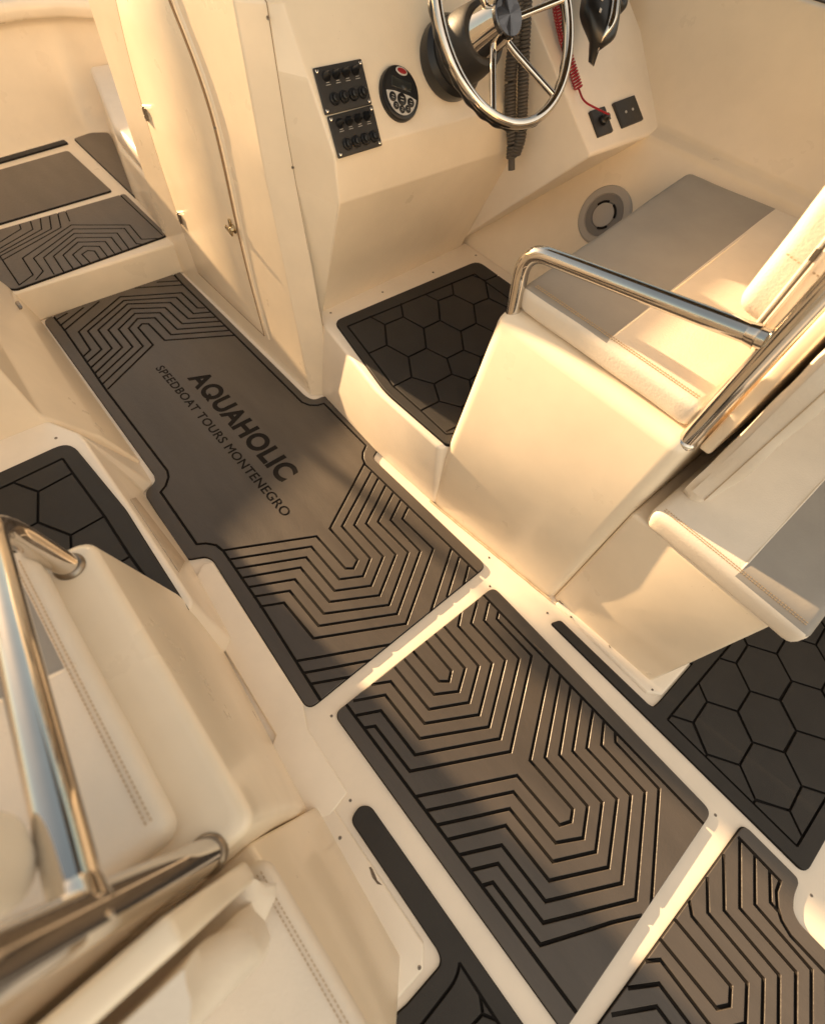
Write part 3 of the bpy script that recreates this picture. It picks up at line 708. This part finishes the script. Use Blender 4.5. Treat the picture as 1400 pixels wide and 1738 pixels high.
tube(bm, smooth_path([bin_(982, 150, .02), bin_(990, 172, .03), pc + bn * .046], .03), .0032, 8)
tag(finish('kill_cord', bm, DKR), 'red coiled kill cord hanging beside the throttle', 'cord')
bm = bmesh.new(); hp = lambda x, y, X=1.74: V(atX(x, y, X))
helix(bm, [hp(880, -20), hp(874, 60), hp(866, 120), hp(866, 200), hp(870, 240), hp(868, 268)], .0165, 46, .0052)
helix(bm, [hp(894, -20, 1.765), hp(889, 90, 1.765), hp(886, 200, 1.76), hp(884, 235, 1.75), hp(874, 262)], .0150, 44, .0052)
tube(bm, [hp(868, 262), hp(868, 288)], .013, 12)
tag(finish('coiled_cable', bm, mat('coil_rubber', (.085, .075, .066), .55)), 'black coiled cable hanging behind the steering wheel', 'cord')
# throttle
tb = bin_(1020, -20); thr = empty('throttle', tb, 'bulky black throttle lever with chrome edge right of the wheel', 'throttle lever')
ax = (bin_(1000, 60) - bin_(1022, -25)).normalized(); sx_ = ax.cross(bn).normalized()
if sx_.x < 0: sx_ = -sx_
bm = bmesh.new(); obox(bm, tb - ax * .03, ax * .20, sx_ * .19, bn * .06); bevel(bm, .022, 5, 30); finish('base', bm, BLK, thr)
def lever(bm, ctr, wid, hgt):
    P_ = smooth_path(ctr, .08, 8); N = len(P_); sec = []
    for k, c in enumerate(P_):
        t = (P_[min(k + 1, N - 1)] - P_[max(k - 1, 0)]).normalized(); u = sx_; v_ = t.cross(u).normalized(); q = k / (N - 1)
        w = wid * (.8 + .3 * math.sin(math.pi * min(1, q * 1.05))) * (1 if q < .62 else max(.22, 1 - ((q - .62) / .38) ** 1.6 * .8)); h = hgt * (1 if q < .7 else max(.3, 1 - ((q - .7) / .3) ** 2 * .7))
        sec.append([c + u * (w * math.copysign(abs(math.cos(a)) ** .7, math.cos(a))) + v_ * (h * math.copysign(abs(math.sin(a)) ** .7, math.sin(a))) for a in [2 * math.pi * i / 28 for i in range(28)]])
    loft(bm, sec); return P_
lc = [bin_(1034, -80, .09), bin_(1024, -15, .125), bin_(1013, 50, .12), bin_(1003, 108, .065)]
bm = bmesh.new(); LP_ = lever(bm, lc, .066, .034); finish('lever', bm, BLK, thr)
bm = bmesh.new(); N_ = len(LP_) - 3; pts = [LP_[k + 2] + bn * .036 + sx_ * (.030 * math.sin(math.pi * k / N_) - .004) for k in range(N_)] + [LP_[-1] + bn * .004]
tube(bm, pts, [.003 + .012 * math.sin(math.pi * min(1, (k + 1) / (len(pts)))) for k in range(len(pts))], 14); finish('chrome_edge', bm, CHR, thr)
for k in range(3):
    bm = bmesh.new(); c = lc[1].lerp(lc[2], .3 + .3 * k) + bn * .034; obox(bm, c - sx_ * .026, ax * .014, sx_ * .007, bn * .003); finish('button', bm, SLV, thr)

# ------------------------------------------------------------------ seats (built on the starboard side, mirrored to port)
def seats(port):
    fx = (lambda x: .99 - x) if port else (lambda x: x)
    def Q(x, y, z): return V((fx(x), y, z))
    side = 'port' if port else 'starboard'
    def cushion(name, corners, parent, mat_, z0, z1, bev=.026, bulge=.010, seed=0., stitch=(), nz_=.0024, seam=None, band=0):
        """corners: four (x, y) at top, slightly narrower foot; puffed top, creased skin, stitched seams"""
        bm = bmesh.new(); c = V((sum(q[0] for q in corners) / 4, sum(q[1] for q in corners) / 4, 0))
        lo = [Q(q[0] + (c.x - q[0]) * .015, q[1] + (c.y - q[1]) * .015, z0) for q in corners]; hi = [Q(q[0], q[1], z1) for q in corners]
        loft(bm, [lo, hi]); bevel(bm, bev, 4, 20)
        es = [e for e in bm.edges if e.calc_length() > .06]
        bmesh.ops.subdivide_edges(bm, edges=es, cuts=14, use_grid_fill=True)
        a, b, d = V(hi[0]), V(hi[1]), V(hi[3]); ux, uy = b - a, d - a
        for v in bm.verts:
            w = v.co - a; s = w.dot(ux) / ux.length_squared; t = w.dot(uy) / uy.length_squared
            k = max(0, 1 - (2 * s - 1) ** 2) ** .6 * max(0, 1 - (2 * t - 1) ** 2) ** .6
            f = (v.co.z - z0) / (z1 - z0)
            v.co.z += bulge * k * max(0, f)
            v.co += noise.noise_vector(v.co * 7 + V((seed, 3, 1))) * nz_
        for pa, pb in stitch:
            pa, pb = Q(*pa), Q(*pb); Ls = (pb - pa).length; N = int(Ls / .0075); d_ = (pb - pa) / N
            for i in range(N):
                p = pa + d_ * (i + .5); sd_ = d_.normalized().cross(V((0, 0, 1))).normalized()
                obox(bm, p, d_ * .62, sd_ * .0016, V((0, 0, .0022)), 1)
        if seam:                                # grey stripe: the top beyond the seam, not the inboard side band
            pa, pb, sgn = Q(*seam[0], z1), Q(*seam[1], z1), seam[2]; d_ = (pb - pa).normalized(); nn = V((-d_.y, d_.x, 0))
            if nn.y * sgn < 0: nn = -nn
            bmesh.ops.bisect_plane(bm, geom=bm.verts[:] + bm.edges[:] + bm.faces[:], plane_co=pa, plane_no=nn, dist=1e-5)
            xe = fx(min(q[0] for q in corners))
            if band: bmesh.ops.bisect_plane(bm, geom=bm.verts[:] + bm.edges[:] + bm.faces[:], plane_co=V((fx(min(q[0] for q in corners) + band), 0, 0)), plane_no=V((1, 0, 0)), dist=1e-5)
            bm.normal_update()
            for f in bm.faces:
                c_ = f.calc_center_median()
                if f.material_index == 0 and (c_ - pa).dot(nn) > 0 and not (abs(c_.x - xe) < .05 and (c_.z < z1 - .02 or abs(f.normal.x) > .75)) and not (band and abs(c_.x - xe) < band): f.material_index = 2
        return finish(name, bm, [mat_, THR, GRY], parent, angle=50)
    # ---- forward-facing seat
    s = empty('boat_seat', Q(1.3, .45, 0), ('sunlit cream helm seat on a moulded box with steel grab rail' if not port else 'shaded cream passenger seat on a moulded box at the near left'), 'boat seat', 'forward facing boat seats')
    bm = bmesh.new()
    loops = [[Q(.926, .765, 0), Q(.990, .165, 0), Q(1.9, .165, 0), Q(1.9, .765, 0)],
             [Q(.908, .735, SZ), Q(.994, .152, SZ), Q(1.9, .152, SZ), Q(1.9, .735, SZ)],
             [Q(1.030, .748, .85), Q(1.030, .128, .85), Q(2.0, .128, .85), Q(2.0, .80, .85)]]
    if port: loops = [[Q(.992, .84, 0), Q(1.046, .165, 0), Q(1.9, .165, 0), Q(1.9, .84, 0)], [Q(1.008, .78, SZ), Q(1.055, .155, SZ), Q(1.9, .155, SZ), Q(1.9, .78, SZ)], [Q(1.080, .70, .85), Q(1.080, .118, .85), Q(2.0, .118, .85), Q(2.0, .75, .85)]]
    def ring(corners, z, r, inset=0.):
        pts = [V((q.x, q.y)) for q in corners]
        if inset:
            area = sum(pts[k - 1].x * pts[k].y - pts[k].x * pts[k - 1].y for k in range(4))
            a_, b_ = offset_line(pts, inset, True); pts = a_ if area > 0 else b_
        return [V((q.x, q.y, z)) for q in round_poly(pts, [r, r, .01, .01], 8)]
    rt = .035 if not port else .022; rc_ = .042 if not port else .030; sec = []
    for k in range(9):                        # three control sections blended up the side, then a rolled top edge
        t = k / 8; z = t * (.85 - rt)
        if z < SZ: q = [loops[0][m].lerp(loops[1][m], z / SZ) for m in range(4)]
        else: q = [loops[1][m].lerp(loops[2][m], (z - SZ) / (.85 - SZ)) for m in range(4)]
        sec.append(ring(q, z, rc_))
    for k in range(1, 8):
        a_ = k / 7 * math.pi / 2; q = [loops[1][m].lerp(loops[2][m], (.85 - rt + rt * math.sin(a_) - SZ) / (.85 - SZ)) for m in range(4)]
        sec.append(ring(q, .85 - rt + rt * math.sin(a_), rc_, rt * (1 - math.cos(a_))))
    loft(bm, sec); finish('base', bm, GEL, s, angle=50)
    xi = 1.062 if not port else 1.148
    yb = .437; yf = .718 if not port else .68
    zc = .932
    cushion('cushion', [(xi, .165), (2.17, .165), (2.08, .86), (xi, yf)], s, VIN, .852, zc, .026, .009, 1., [((xi + .020, .19, zc + .002), (xi + .020, yf - .03, zc + .002)), ((xi + .027, .19, zc + .0025), (xi + .027, yf - .03, zc + .0025))], seam=((xi, yb), (2.14, .537), 1), band=.030 if port else 0)
    bm = bmesh.new(); tube(bm, [Q(xi + .016, yb + .001, zc - .001), Q(xi + .05, yb + .004, zc + .003), Q(1.35, yb + .022, zc + .0085), Q(1.75, yb + .056, zc + .008), Q(2.10, .533, zc + .001)], .0026, 8); finish('piping', bm, VIN, s)
    # backrest: upright pad with a zip down its inboard end
    bx = 1.142 if not port else 1.19
    z0, z1 = (1.085, 1.56) if not port else (1.13, 1.50)
    bm = bmesh.new(); y0_, y1_ = (.156, .266) if not port else (.150, .232)
    loft(bm, [[Q(bx + .008, y0_, z0), Q(bx + .004, y1_ - .004, z0 + .012), Q(2.1, y1_ - .004, z0 + .012), Q(2.1, y0_, z0)], [Q(bx, y0_ - .02, z1), Q(bx - .005, y1_ - .03, z1), Q(2.1, y1_ - .03, z1), Q(2.1, y0_ - .02, z1)]]); bevel(bm, .032, 6, 20)
    es = [e for e in bm.edges if e.calc_length() > .08]; bmesh.ops.subdivide_edges(bm, edges=es, cuts=8, use_grid_fill=True)
    for v in bm.verts: v.co += noise.noise_vector(v.co * 9) * .003
    br = finish('backrest', bm, VIN, s, angle=50)
    bm = bmesh.new()
    for dy in (-.006, .006): tube(bm, [Q(bx + .001 - .010 * t, y0_ + .034 + dy - .012 * t, z0 + .02 + .26 * t) + V(((.003 if port else -.003), 0, 0)) for t in (0, .3, .6, 1)], .004, 8)
    finish('zip_flap', bm, VIN, br) if not port else bm.free()
    bm = bmesh.new(); tube(bm, [Q(bx - .001 - .010 * t, y0_ + .034 - .012 * t, z0 + .02 + .26 * t) for t in (0, .3, .6, 1)], .0028, 8)
    obox(bm, Q(bx - .006, y0_ + .03, z0 + .17), (0, .008, 0), (0, 0, .02), ((.01 if port else -.01), 0, 0)); finish('zip', bm, SCR, br) if not port else bm.free()
    bm = bmesh.new()
    for kz in (.14,):
        for k in range(9): obox(bm, Q(bx - .002, y0_ + .005 + .008 * k, z0 + kz + .001 * k), (0, .005, 0), (0, 0, .0018), ((.0035 if port else -.0035), 0, 0))
    finish('stitching', bm, THR, br)
    # rigid panel behind it
    bm = bmesh.new(); xp = 1.115 if not port else 1.12
    zt_, yo = (1.42, 0) if not port else (1.10, -.03)
    loft(bm, [[Q(xp, .098 + yo, .80), Q(xp, .128 + yo, .80), Q(2.1, .128 + yo, .80), Q(2.1, .098 + yo, .80)], [Q(xp + .03, .075 + yo, zt_), Q(xp + .03, .105 + yo, zt_), Q(2.1, .105 + yo, zt_), Q(2.1, .075 + yo, zt_)]]); bevel(bm, .008, 3, 20)
    finish('back_panel', bm, GEL, s)
    # grab rail and stanchion
    if not port:
        X = 1.07; pts = [atX(868, 543, X), atX(883, 470, X), atX(897, 415, X), atX(945, 414, X), atX(1100, 487, X), atX(1302, 577, X)]
        pts = [pts[0], V(atX(893, 420, X)), pts[5]]; rr = .0205
        foot, up = V(atX(1165, 748, X)), V(atX(1400, 492, X)); up = foot + (up - foot) * 1.45
    else:
        zj = 1.16; rr = .0205
        pts = [V(at(118, 962, .85)), V(at(-26, 875, 1.035)), V(at(140, 1562, zj))]
        foot = V(at(352, 1452, .85)); j = V(at(140, 1562, zj)); pts[2] = pts[2] + (pts[2] - pts[1]).normalized() * .012; up = foot + (j - foot) * 2.05
    bm = bmesh.new(); tube(bm, smooth_path(pts, .075, 14), rr, 24); rail = finish('grab_rail', bm, CHR, s)
    bm = bmesh.new(); tube(bm, [foot, foot.lerp(up, .5), up], rr * 1.06, 24); finish('stanchion', bm, CHR, s)
    dj = (V(pts[2]) - V(pts[1])).normalized(); bm = bmesh.new(); pj = V(pts[2]) - dj * .034
    lathe(bm, [(rr * .99, -.004), (rr * 1.06, .002), (rr * 1.12, .012), (rr * 1.2, .018)], pj, dj, 28); finish('weld_bead', bm, CHR, rail)
    for p in (V(pts[0]), foot):
        bm = bmesh.new(); lathe(bm, [(rr * 1.28, -.006), (rr * 1.28, .003), (rr * 1.18, .006), (rr * 1.06, .009)], p, (0, 0, 1), 28); finish('rail_collar', bm, CHR if not port else SCR, rail)
    # ---- aft-facing seat
    a = empty('rear_seat', Q(1.4, -.1, 0), ('cream aft facing seat with grey front band, right edge' if not port else 'cream aft facing seat at the bottom left corner, in shade'), 'boat seat', 'aft facing boat seats')
    bm = bmesh.new(); e = .02 if port else 0
    loft(bm, [[Q(1.0 + e, .168, 0), Q(1.028 + e, -.246, 0), Q(1.9, -.246, 0), Q(1.9, .168, 0)], [Q(1.034 + e * 5, .142, .57), Q(1.036 + e * 5, -.278, .57), Q(1.9, -.278, .57), Q(1.9, .142, .57)]]); bevel(bm, .012, 4, 20)
    finish('base', bm, GEL, a)
    bm = bmesh.new(); loft(bm, [[Q(*q, 0) for q in (( .985, .145), (.985, -.26), (1.02, -.30), (1.9, -.30), (1.9, .145))], [Q(*q, .014) for q in ((.99, .145), (.99, -.257), (1.022, -.294), (1.9, -.294), (1.9, .145))]]); bevel(bm, .005, 3, 20)
    fl = finish('base_flange', bm, WHT, a)
    xc, gy = (1.012, 0) if not port else (1.112, .05)
    cushion('cushion', [(xc - .001, -.335), (2.05, -.335), (2.05, .112), (xc, .105)], a, VIN, .572, .652, .026, .009, 5., [((xc + .020, -.31, .654), (xc + .020, .085, .654)), ((xc + .027, -.31, .6545), (xc + .027, .085, .6545))], seam=((xc, -.137 - gy), (2.05, -.137 - gy), -1))
    bm = bmesh.new(); tube(bm, [Q(xc + .018, -.137 - gy, .651), Q(xc + .06, -.137 - gy, .655), Q(1.4, -.137 - gy, .660), Q(1.8, -.137 - gy, .659), Q(2.02, -.137 - gy, .653)], .0026, 8); finish('piping', bm, VIN, a)
    xk = 1.100 if not port else 1.150; top_ = .60 if not port else .44
    bm = bmesh.new(); secs = []
    for k in range(25):
        t = k / 24; z = .652 + top_ * t; y_b = .088 - .025 * t - (.03 if port else 0); th = .052 + .006 * math.sin(t * 5)
        wv = (.010 * math.sin(t * 6.5 + .8) + .005 * math.sin(t * 15)) * (2.1 if port else 1); e0 = .020 * (1 - min(1, t * 8)) ** 2
        pr2 = [(xk + .006 + e0, y_b), (xk + wv * .4 + e0, y_b - .012), (xk - .004 + wv * .6 + e0, y_b - th * .5), (xk + wv * .8 + e0, y_b - th + .010), (xk + .012 + wv + e0, y_b - th), (1.5, y_b - th - .004), (2.1, y_b - th), (2.1, y_b), (1.5, y_b)]
        secs.append([Q(x, y, z) for x, y in pr2])
    loft(bm, secs)
    for v in bm.verts: v.co += noise.noise_vector(v.co * 11 + V((2, 5, 1))) * (.007 if port else .004)
    finish('backrest', bm, VIN, a, angle=70)
    bm = bmesh.new(); secs = []               # cover flap hanging free along the pad's aft corner
    for k in range(33):
        t = k / 32; z = .70 + (top_ - .06) * t; y_b = .088 - .025 * t - (.03 if port else 0); th = .052 + .006 * math.sin(t * 5)
        fl2 = .010 + .012 * math.sin(math.pi * t) * (1 + .5 * math.sin(t * 11)); wv = .010 * math.sin(t * 6.5 + .8) + .005 * math.sin(t * 15)
        secs.append([Q(xk - .006 + wv * .6, y_b - th * .35, z), Q(xk - .006 + wv * .8, y_b - th - fl2 * .2, z), Q(xk + .006 + wv, y_b - th - fl2, z), Q(xk + .007 + wv, y_b - th - fl2 + .002, z), Q(xk - .003 + wv * .8, y_b - th + .002, z), Q(xk - .003 + wv * .6, y_b - th * .35, z)])
    if port:
        Lp = [(446, 1488), (424, 1522), (398, 1560), (366, 1600), (330, 1640), (284, 1688), (235, 1740), (170, 1800)]; Rp = [(464, 1502), (461, 1530), (449, 1562), (432, 1596), (408, 1640), (366, 1684), (308, 1738), (240, 1800)]
        bm.free(); bm = bmesh.new(); secs = []
        for k, (l_, r_) in enumerate(zip(Lp, Rp)):
            q = k / 7; lift = .010 + .040 * math.sin(math.pi * min(1, q * .9)); l3, r3 = V(at(l_[0] - 26, l_[1] - 6, .745)), V(at(*r_, .668 + lift * .5)); row = []
            for m in range(9):
                t = m / 8; row.append(l3.lerp(r3, t) + V((0, 0, .022 * math.sin(math.pi * t))) + noise.noise_vector(V((k * .9, t * 3, 3))) * .009)
            secs.append(row + [p - V((0, 0, .007)) for p in row[::-1]])
        secs = [[a_.lerp(b_, h_) for a_, b_ in zip(s0_, s1_)] for s0_, s1_ in zip(secs, secs[1:]) for h_ in (0, .33, .66)] + [secs[-1]]
    loft(bm, secs); finish('cover_flap', bm, VIN, a, angle=70)
    if not port:
        bm = bmesh.new(); tube(bm, [Q(xk - .007 + (.02 if port else 0) + (.010 * math.sin(t * 6.5 + .8) + .005 * math.sin(t * 15)) * .8, .088 - .025 * t - .054 - (.03 if port else 0), .70 + (top_ - .06) * t) for t in [k / 30 for k in range(31)]], .0012, 6); finish('seam', bm, THR, a)
    if port: return s, a, fl
    bm = bmesh.new()                          # sealant bead where the moulding meets the deck
    bz = [loops[0][0], loops[0][1]]; ins = V((-.004 if not port else .004, 0, 0))
    tube(bm, [p + ins + V((0, 0, .003)) + V((0, 0, .0015 * math.sin(k * 1.7))) for k, p in enumerate([bz[0].lerp(bz[1], t) for t in [q / 24 for q in range(25)]])], [.0035 + .0015 * abs(math.sin(k * 2.3)) for k in range(25)], 8); finish('sealant_bead', bm, SEALB, s)
    return s, a, fl
hs, hsa, fl_s = seats(False)
ps, psa, fl_p = seats(True)
for q in ((969, 1047.5), (1107, 1171)): screw(at(*q, .014), (0, 0, 1), fl_s)
for q in ((577, 1422.5), (711.7, 1643)): screw(at(*q, .014), (0, 0, 1), fl_p, .005)
bm = bmesh.new()                              # chipped gelcoat patch on the flange
slab(bm, [V(at(575 + x / 4, 1340 + y / 4, .0142)) for x, y in ((205, 530), (220, 528), (240, 565), (262, 620), (295, 652), (262, 645), (228, 600))], (0, 0, 1), 0, .0006); finish('chipped_patch', bm, STAIN, fl_p)

bm = bmesh.new()                              # moulded ledge round the foot of the port seat
led = [(345, 957), (362, 955), (515, 1195), (522, 1238), (590, 1345), (560, 1385), (508, 1400), (500, 1385), (448, 1302), (388, 1342), (374, 1320), (462, 1266), (468, 1248), (352, 1055), (330, 985)]
slab(bm, [V(at(x, y, .012)) for x, y in led], (0, 0, 1), -.012, .004); bevel(bm, .006, 3, 30); finish('plinth', bm, WHT, ps)
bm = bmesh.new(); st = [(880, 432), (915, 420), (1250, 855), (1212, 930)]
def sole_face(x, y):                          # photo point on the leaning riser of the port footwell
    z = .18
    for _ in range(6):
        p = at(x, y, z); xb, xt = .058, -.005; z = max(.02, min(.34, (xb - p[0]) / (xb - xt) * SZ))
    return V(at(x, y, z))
slab(bm, [sole_face(x / 4, 740 + y / 4) for x, y in st], (.98, 0, .17), .001, .004); bevel(bm, .002, 2, 30); finish('shade_strip', bm, mat('shade_strip_tone', (.50, .42, .33), .6, var=.1, vscale=20), port_sole)  # flat darker plate that paints the shade on the riser

# ------------------------------------------------------------------ port console
pco = empty('port_console', (-.5, 2.1, 0), 'cream moulded console bulkhead at the left edge of the photo', 'console')
bm = bmesh.new()
lp = [[(.118, 2.70), (.118, 1.60), (-.2, 1.60), (-1.0, 1.62), (-1.0, 2.8), (0, 2.8)], [(.070, 2.70), (.045, 1.60), (-.12, 1.60), (-1.0, 1.62), (-1.0, 2.8), (0, 2.8)],
      [(-.045, 2.70), (-.075, 1.585), (-.13, 1.585), (-1.0, 1.60), (-1.0, 2.8), (-.1, 2.8)], [(-.10, 2.70), (-.10, 1.62), (-.15, 1.61), (-1.0, 1.62), (-1.0, 2.8), (-.2, 2.8)], [(-.16, 2.72), (-.16, 1.70), (-.2, 1.68), (-1.0, 1.70), (-1.0, 2.8), (-.26, 2.8)]]
loft(bm, [[(x, y, z) for x, y in l] for l, z in zip(lp, (0, .2, .40, .70, 1.62))]); bevel(bm, .014, 4, 12); finish('body', bm, GEL, pco)
bm = bmesh.new(); loft(bm, [[(-.22, 2.80, .3), (-1.2, 2.80, .3), (-1.2, 2.88, .3), (-.22, 2.88, .3)], [(-.26, 2.80, 1.5), (-1.2, 2.80, 1.5), (-1.2, 2.86, 1.5), (-.26, 2.86, 1.5)]]); bevel(bm, .02, 3, 20); finish('bounce_blocker', bm, GRY, pco)  # port counterpart, also added unseen to soak up bounce light
p = V(at(30, 525, .2)); bm = bmesh.new()
lathe(bm, [(.014, -.01), (.014, .006), (.010, .012)], p, (.6, 0, .8), 16); obox(bm, p + V((.01, 0, .012)), (.012, 0, 0), (0, .055, 0), (.006, 0, .008)); bevel(bm, .002, 2, 30); finish('latch', bm, SCR, pco)
bm = bmesh.new(); tube(bm, [V(at(x, y, z)) for x, y, z in ((52, 555, .10), (110, 640, .12), (150, 700, .12), (172, 728, .12))], .004, 8); finish('trim_seam', bm, GAP, pco)

# ------------------------------------------------------------------ unseen canvas added over the helm to shade it from the open sky
bi = empty('sky_blocker', (1.9, 1.3, 2.3), 'dark canvas added out of frame to shade the helm from the sky', 'sky blocker')
bm = bmesh.new(); secs = []
for k in range(9):
    x = 1.12 + 1.6 * k / 8; zz = 2.30 + .10 * math.sin(math.pi * k / 8)
    secs.append([(x, -1.0, zz - .03), (x, .0, zz + .01), (x, 1.0, zz), (x, 2.1, zz - .04), (x, 2.1, zz - .05), (x, 1.0, zz - .012), (x, .0, zz - .002), (x, -1.0, zz - .042)])
loft(bm, secs); finish('added_canvas', bm, mat('blocker_canvas', (.07, .06, .05), .8, bump=.2, bscale=300), bi)
for y_, xa in ((-.9, 2.46), (2.0, 2.2)):
    bm = bmesh.new(); tube(bm, smooth_path([(2.46, 1.9, 1.30), (2.62, y_, 2.2), (2.5, y_, 2.30), (1.2, y_, 2.255)], .1), .013, 12); finish('blocker_tube', bm, CHR, bi)

# ------------------------------------------------------------------ hull sides and bow
def hull_side(port):
    fx = (lambda x: .99 - x) if port else (lambda x: x)
    h = empty('hull_side', (fx(2.3), 0, 0), 'cream inner hull side along the starboard seats' if not port else 'cream inner hull side along the port seats', 'hull side')
    prof = [(1.86, 0), (1.862, .36), (2.17, .925), (2.185, .94), (2.235, .95), (2.25, .962), (2.44, 1.30), (2.455, 1.325), (2.485, 1.33)]
    ys = [-3, -1.5, 0, 1.2, 2.0, 2.9]
    bm = bmesh.new()
    rows = [[bm.verts.new((fx(x - (.10 if y > 2 else .0)), y, z)) for x, z in prof] for y in ys]
    for a, b in zip(rows, rows[1:]):
        for i in range(len(prof) - 1): bm.faces.new((a[i], a[i + 1], b[i + 1], b[i]))
    bevel(bm, .006, 3, 15); finish('liner', bm, GEL, h, angle=60)
    bm = bmesh.new()
    rub = [(2.485, 1.335), (2.52, 1.335), (2.53, 1.28), (2.50, 1.22), (2.35, -.9), (2.34, -.9), (2.483, 1.2)]
    loft(bm, [[(fx(x - (.10 if y > 2 else 0)), y, z) for x, z in rub] for y in ys]); finish('rub_rail', bm, WINE, h)
    return h
hull = hull_side(False); hull_side(True)
# round drain vent on the sloping side, fore of the helm seat
hn = nz((-.565, 0, .308)); hp0 = (1.862, 0, .36)
hpt = lambda x, y: V(atP(x, y, hp0, hn))
sc = hpt(1026, 366); sp = empty('speaker', sc, 'round grey speaker grille on the hull side before the helm seat', 'speaker'); hnv = V(hn)
sr = (hpt(1075, 355) - hpt(976, 372)).length / 2 * .92
bm = bmesh.new(); lathe(bm, [(1 * sr, 0), (1 * sr, .006), (.94 * sr, .012), (.74 * sr, .012), (.72 * sr, .008)], sc, hnv, 48); finish('bezel', bm, GRYP, sp)
bm = bmesh.new(); lathe(bm, [(.72 * sr, .006), (.70 * sr, .010), (.45 * sr, .012), (.44 * sr, .010)], sc, hnv, 48); finish('grille', bm, GRYD, sp)
bm = bmesh.new(); lathe(bm, [(.42 * sr, .009), (.40 * sr, .018), (.3 * sr, .021)], sc, hnv, 40); finish('dust_cap', bm, GRYP, sp)
u = hnv.cross(V((0, 1, 0))).normalized(); v = hnv.cross(u)
for a0_, a1_ in ((100, 165), (190, 250), (10, 60)):
    bm = bmesh.new(); tube(bm, [sc + hnv * .017 + (u * math.cos(R(a)) + v * math.sin(R(a))) * sr * .44 for a in range(a0_, a1_, 5)], .0045, 8); finish('slot', bm, CORE, sp)
# bow
bw = empty('bow_wall', (.5, 4.05, FZ), 'low curved cream bow wall at the far end of the foredeck', 'bow wall')
base = [(-1.25, 2.85), (-.95, 3.25), (-.45, 3.68), (.0, 3.86), (.43, 3.965), (.65, 4.02), (.87, 4.05), (1.04, 4.03), (1.5, 3.75), (2.0, 3.3), (2.3, 2.85)]
bm = bmesh.new(); c0 = V((.5, 2.6, 0)); pr_ = [(0, FZ - .03), (.03, FZ + .015), (.10, .655), (.085, .675), (.05, .685), (.045, .73), (.06, .755), (.30, .815), (.33, .78), (.35, -.9)]
rows = []
for x, y in base:
    d = (V((x, y, 0)) - c0).normalized(); rows.append([bm.verts.new(V((x, y, z)) + d * r_) for r_, z in pr_])
for a, b in zip(rows, rows[1:]):
    for i in range(len(pr_) - 1): bm.faces.new((a[i], a[i + 1], b[i + 1], b[i]))
bevel(bm, .012, 3, 30); finish('wall', bm, GEL, bw, angle=50)
bm = bmesh.new(); tube(bm, [V((x, y, .815)) + (V((x, y, 0)) - c0).normalized() * .335 for x, y in base], .02, 12); finish('rub_rail', bm, WINE, bw)
bb = empty('bow_bench', (1.2, 3.6, FZ), 'small cream bow bench with a white cushion beyond the console', 'bench')
bm = bmesh.new(); f = [(1.067, 3.985), (.866, 3.206), (.842, 2.81), (1.6, 2.81), (1.6, 3.985)]
loft(bm, [[(x, y, FZ) for x, y in f], [(x + (.01 if i < 3 else 0), y - (0.02 if i == 0 else 0), .40) for i, (x, y) in enumerate(f)]]); bevel(bm, .02, 4, 20); finish('base', bm, GEL, bb)
bm = bmesh.new(); loft(bm, [[(1.08, 3.975, .405), (.885, 3.2, .405), (.86, 2.82, .405), (1.6, 2.82, .405), (1.6, 3.97, .405)], [(1.07, 3.98, .50), (.878, 3.2, .50), (.853, 2.82, .50), (1.6, 2.82, .50), (1.6, 3.975, .50)]]); bevel(bm, .03, 5, 20); finish('cushion', bm, VIN, bb)

lb = empty('sun_blocker', (.2, 4.3, .78), 'unseen pad on a stem, added at the bow to shade the aft floor', 'sun blocker')  # added out of frame to keep the low sun off the aft floor
bm = bmesh.new(); loft(bm, [[(.065, 4.26, 1.12), (.345, 4.26, 1.12), (.345, 4.34, 1.12), (.065, 4.34, 1.12)], [(.065, 4.22, 1.95), (.345, 4.22, 1.95), (.345, 4.30, 1.95), (.065, 4.30, 1.95)]]); bevel(bm, .025, 4, 20); finish('blocker_pad', bm, VIN, lb)
bm = bmesh.new(); tube(bm, [(.205, 4.31, .70), (.205, 4.31, 1.3)], .02, 16); finish('blocker_stem', bm, CHR, lb)

def crack(line, parent, z=.0155, r=.0011):
    bm = bmesh.new(); pts = [V(at(x, y, z)) for x, y in line]; P_ = [a.lerp(b, t) + noise.noise_vector((a + b) * 40 + V((t * 5, 0, 0))) * .0018 * (1 if t else 0) for a, b in zip(pts, pts[1:]) for t in (0, .33, .66)] + [pts[-1]]
    tube(bm, [V((p.x, p.y, z)) for p in P_], [r * (.6 + .8 * abs(math.sin(k * 1.9))) for k in range(len(P_))], 6); return finish('grime_crack', bm, STAIN, parent)
for ln in ([(944, 1012), (950, 1022), (961, 1029), (972, 1036)], [(905, 1092), (922, 1108)], [(1033, 1095), (1036, 1100)]): crack(ln, fl_s)

# ------------------------------------------------------------------ screws in the decks
for q in ((831, 995), (928.7, 1040.5), (1214, 1384), (562.5, 1215.5), (516, 1235.5), (419.5, 1088), (345, 970), (594.5, 1359), (1377, 1520.5), (653, 777), (738.7, 858), (829.5, 946.3)): screw(at(*q), (0, 0, 1), deck, .0045)
for x, y in ((45, 403), (397, 262), (740, 128), (1030, 12), (1157, 38)): screw(at(550 + x / 4, 430 + y / 4, SZ), (0, 0, 1), helm_sole, .005)
screw(at(95, 743.5, SZ), (0, 0, 1), port_sole, .005)
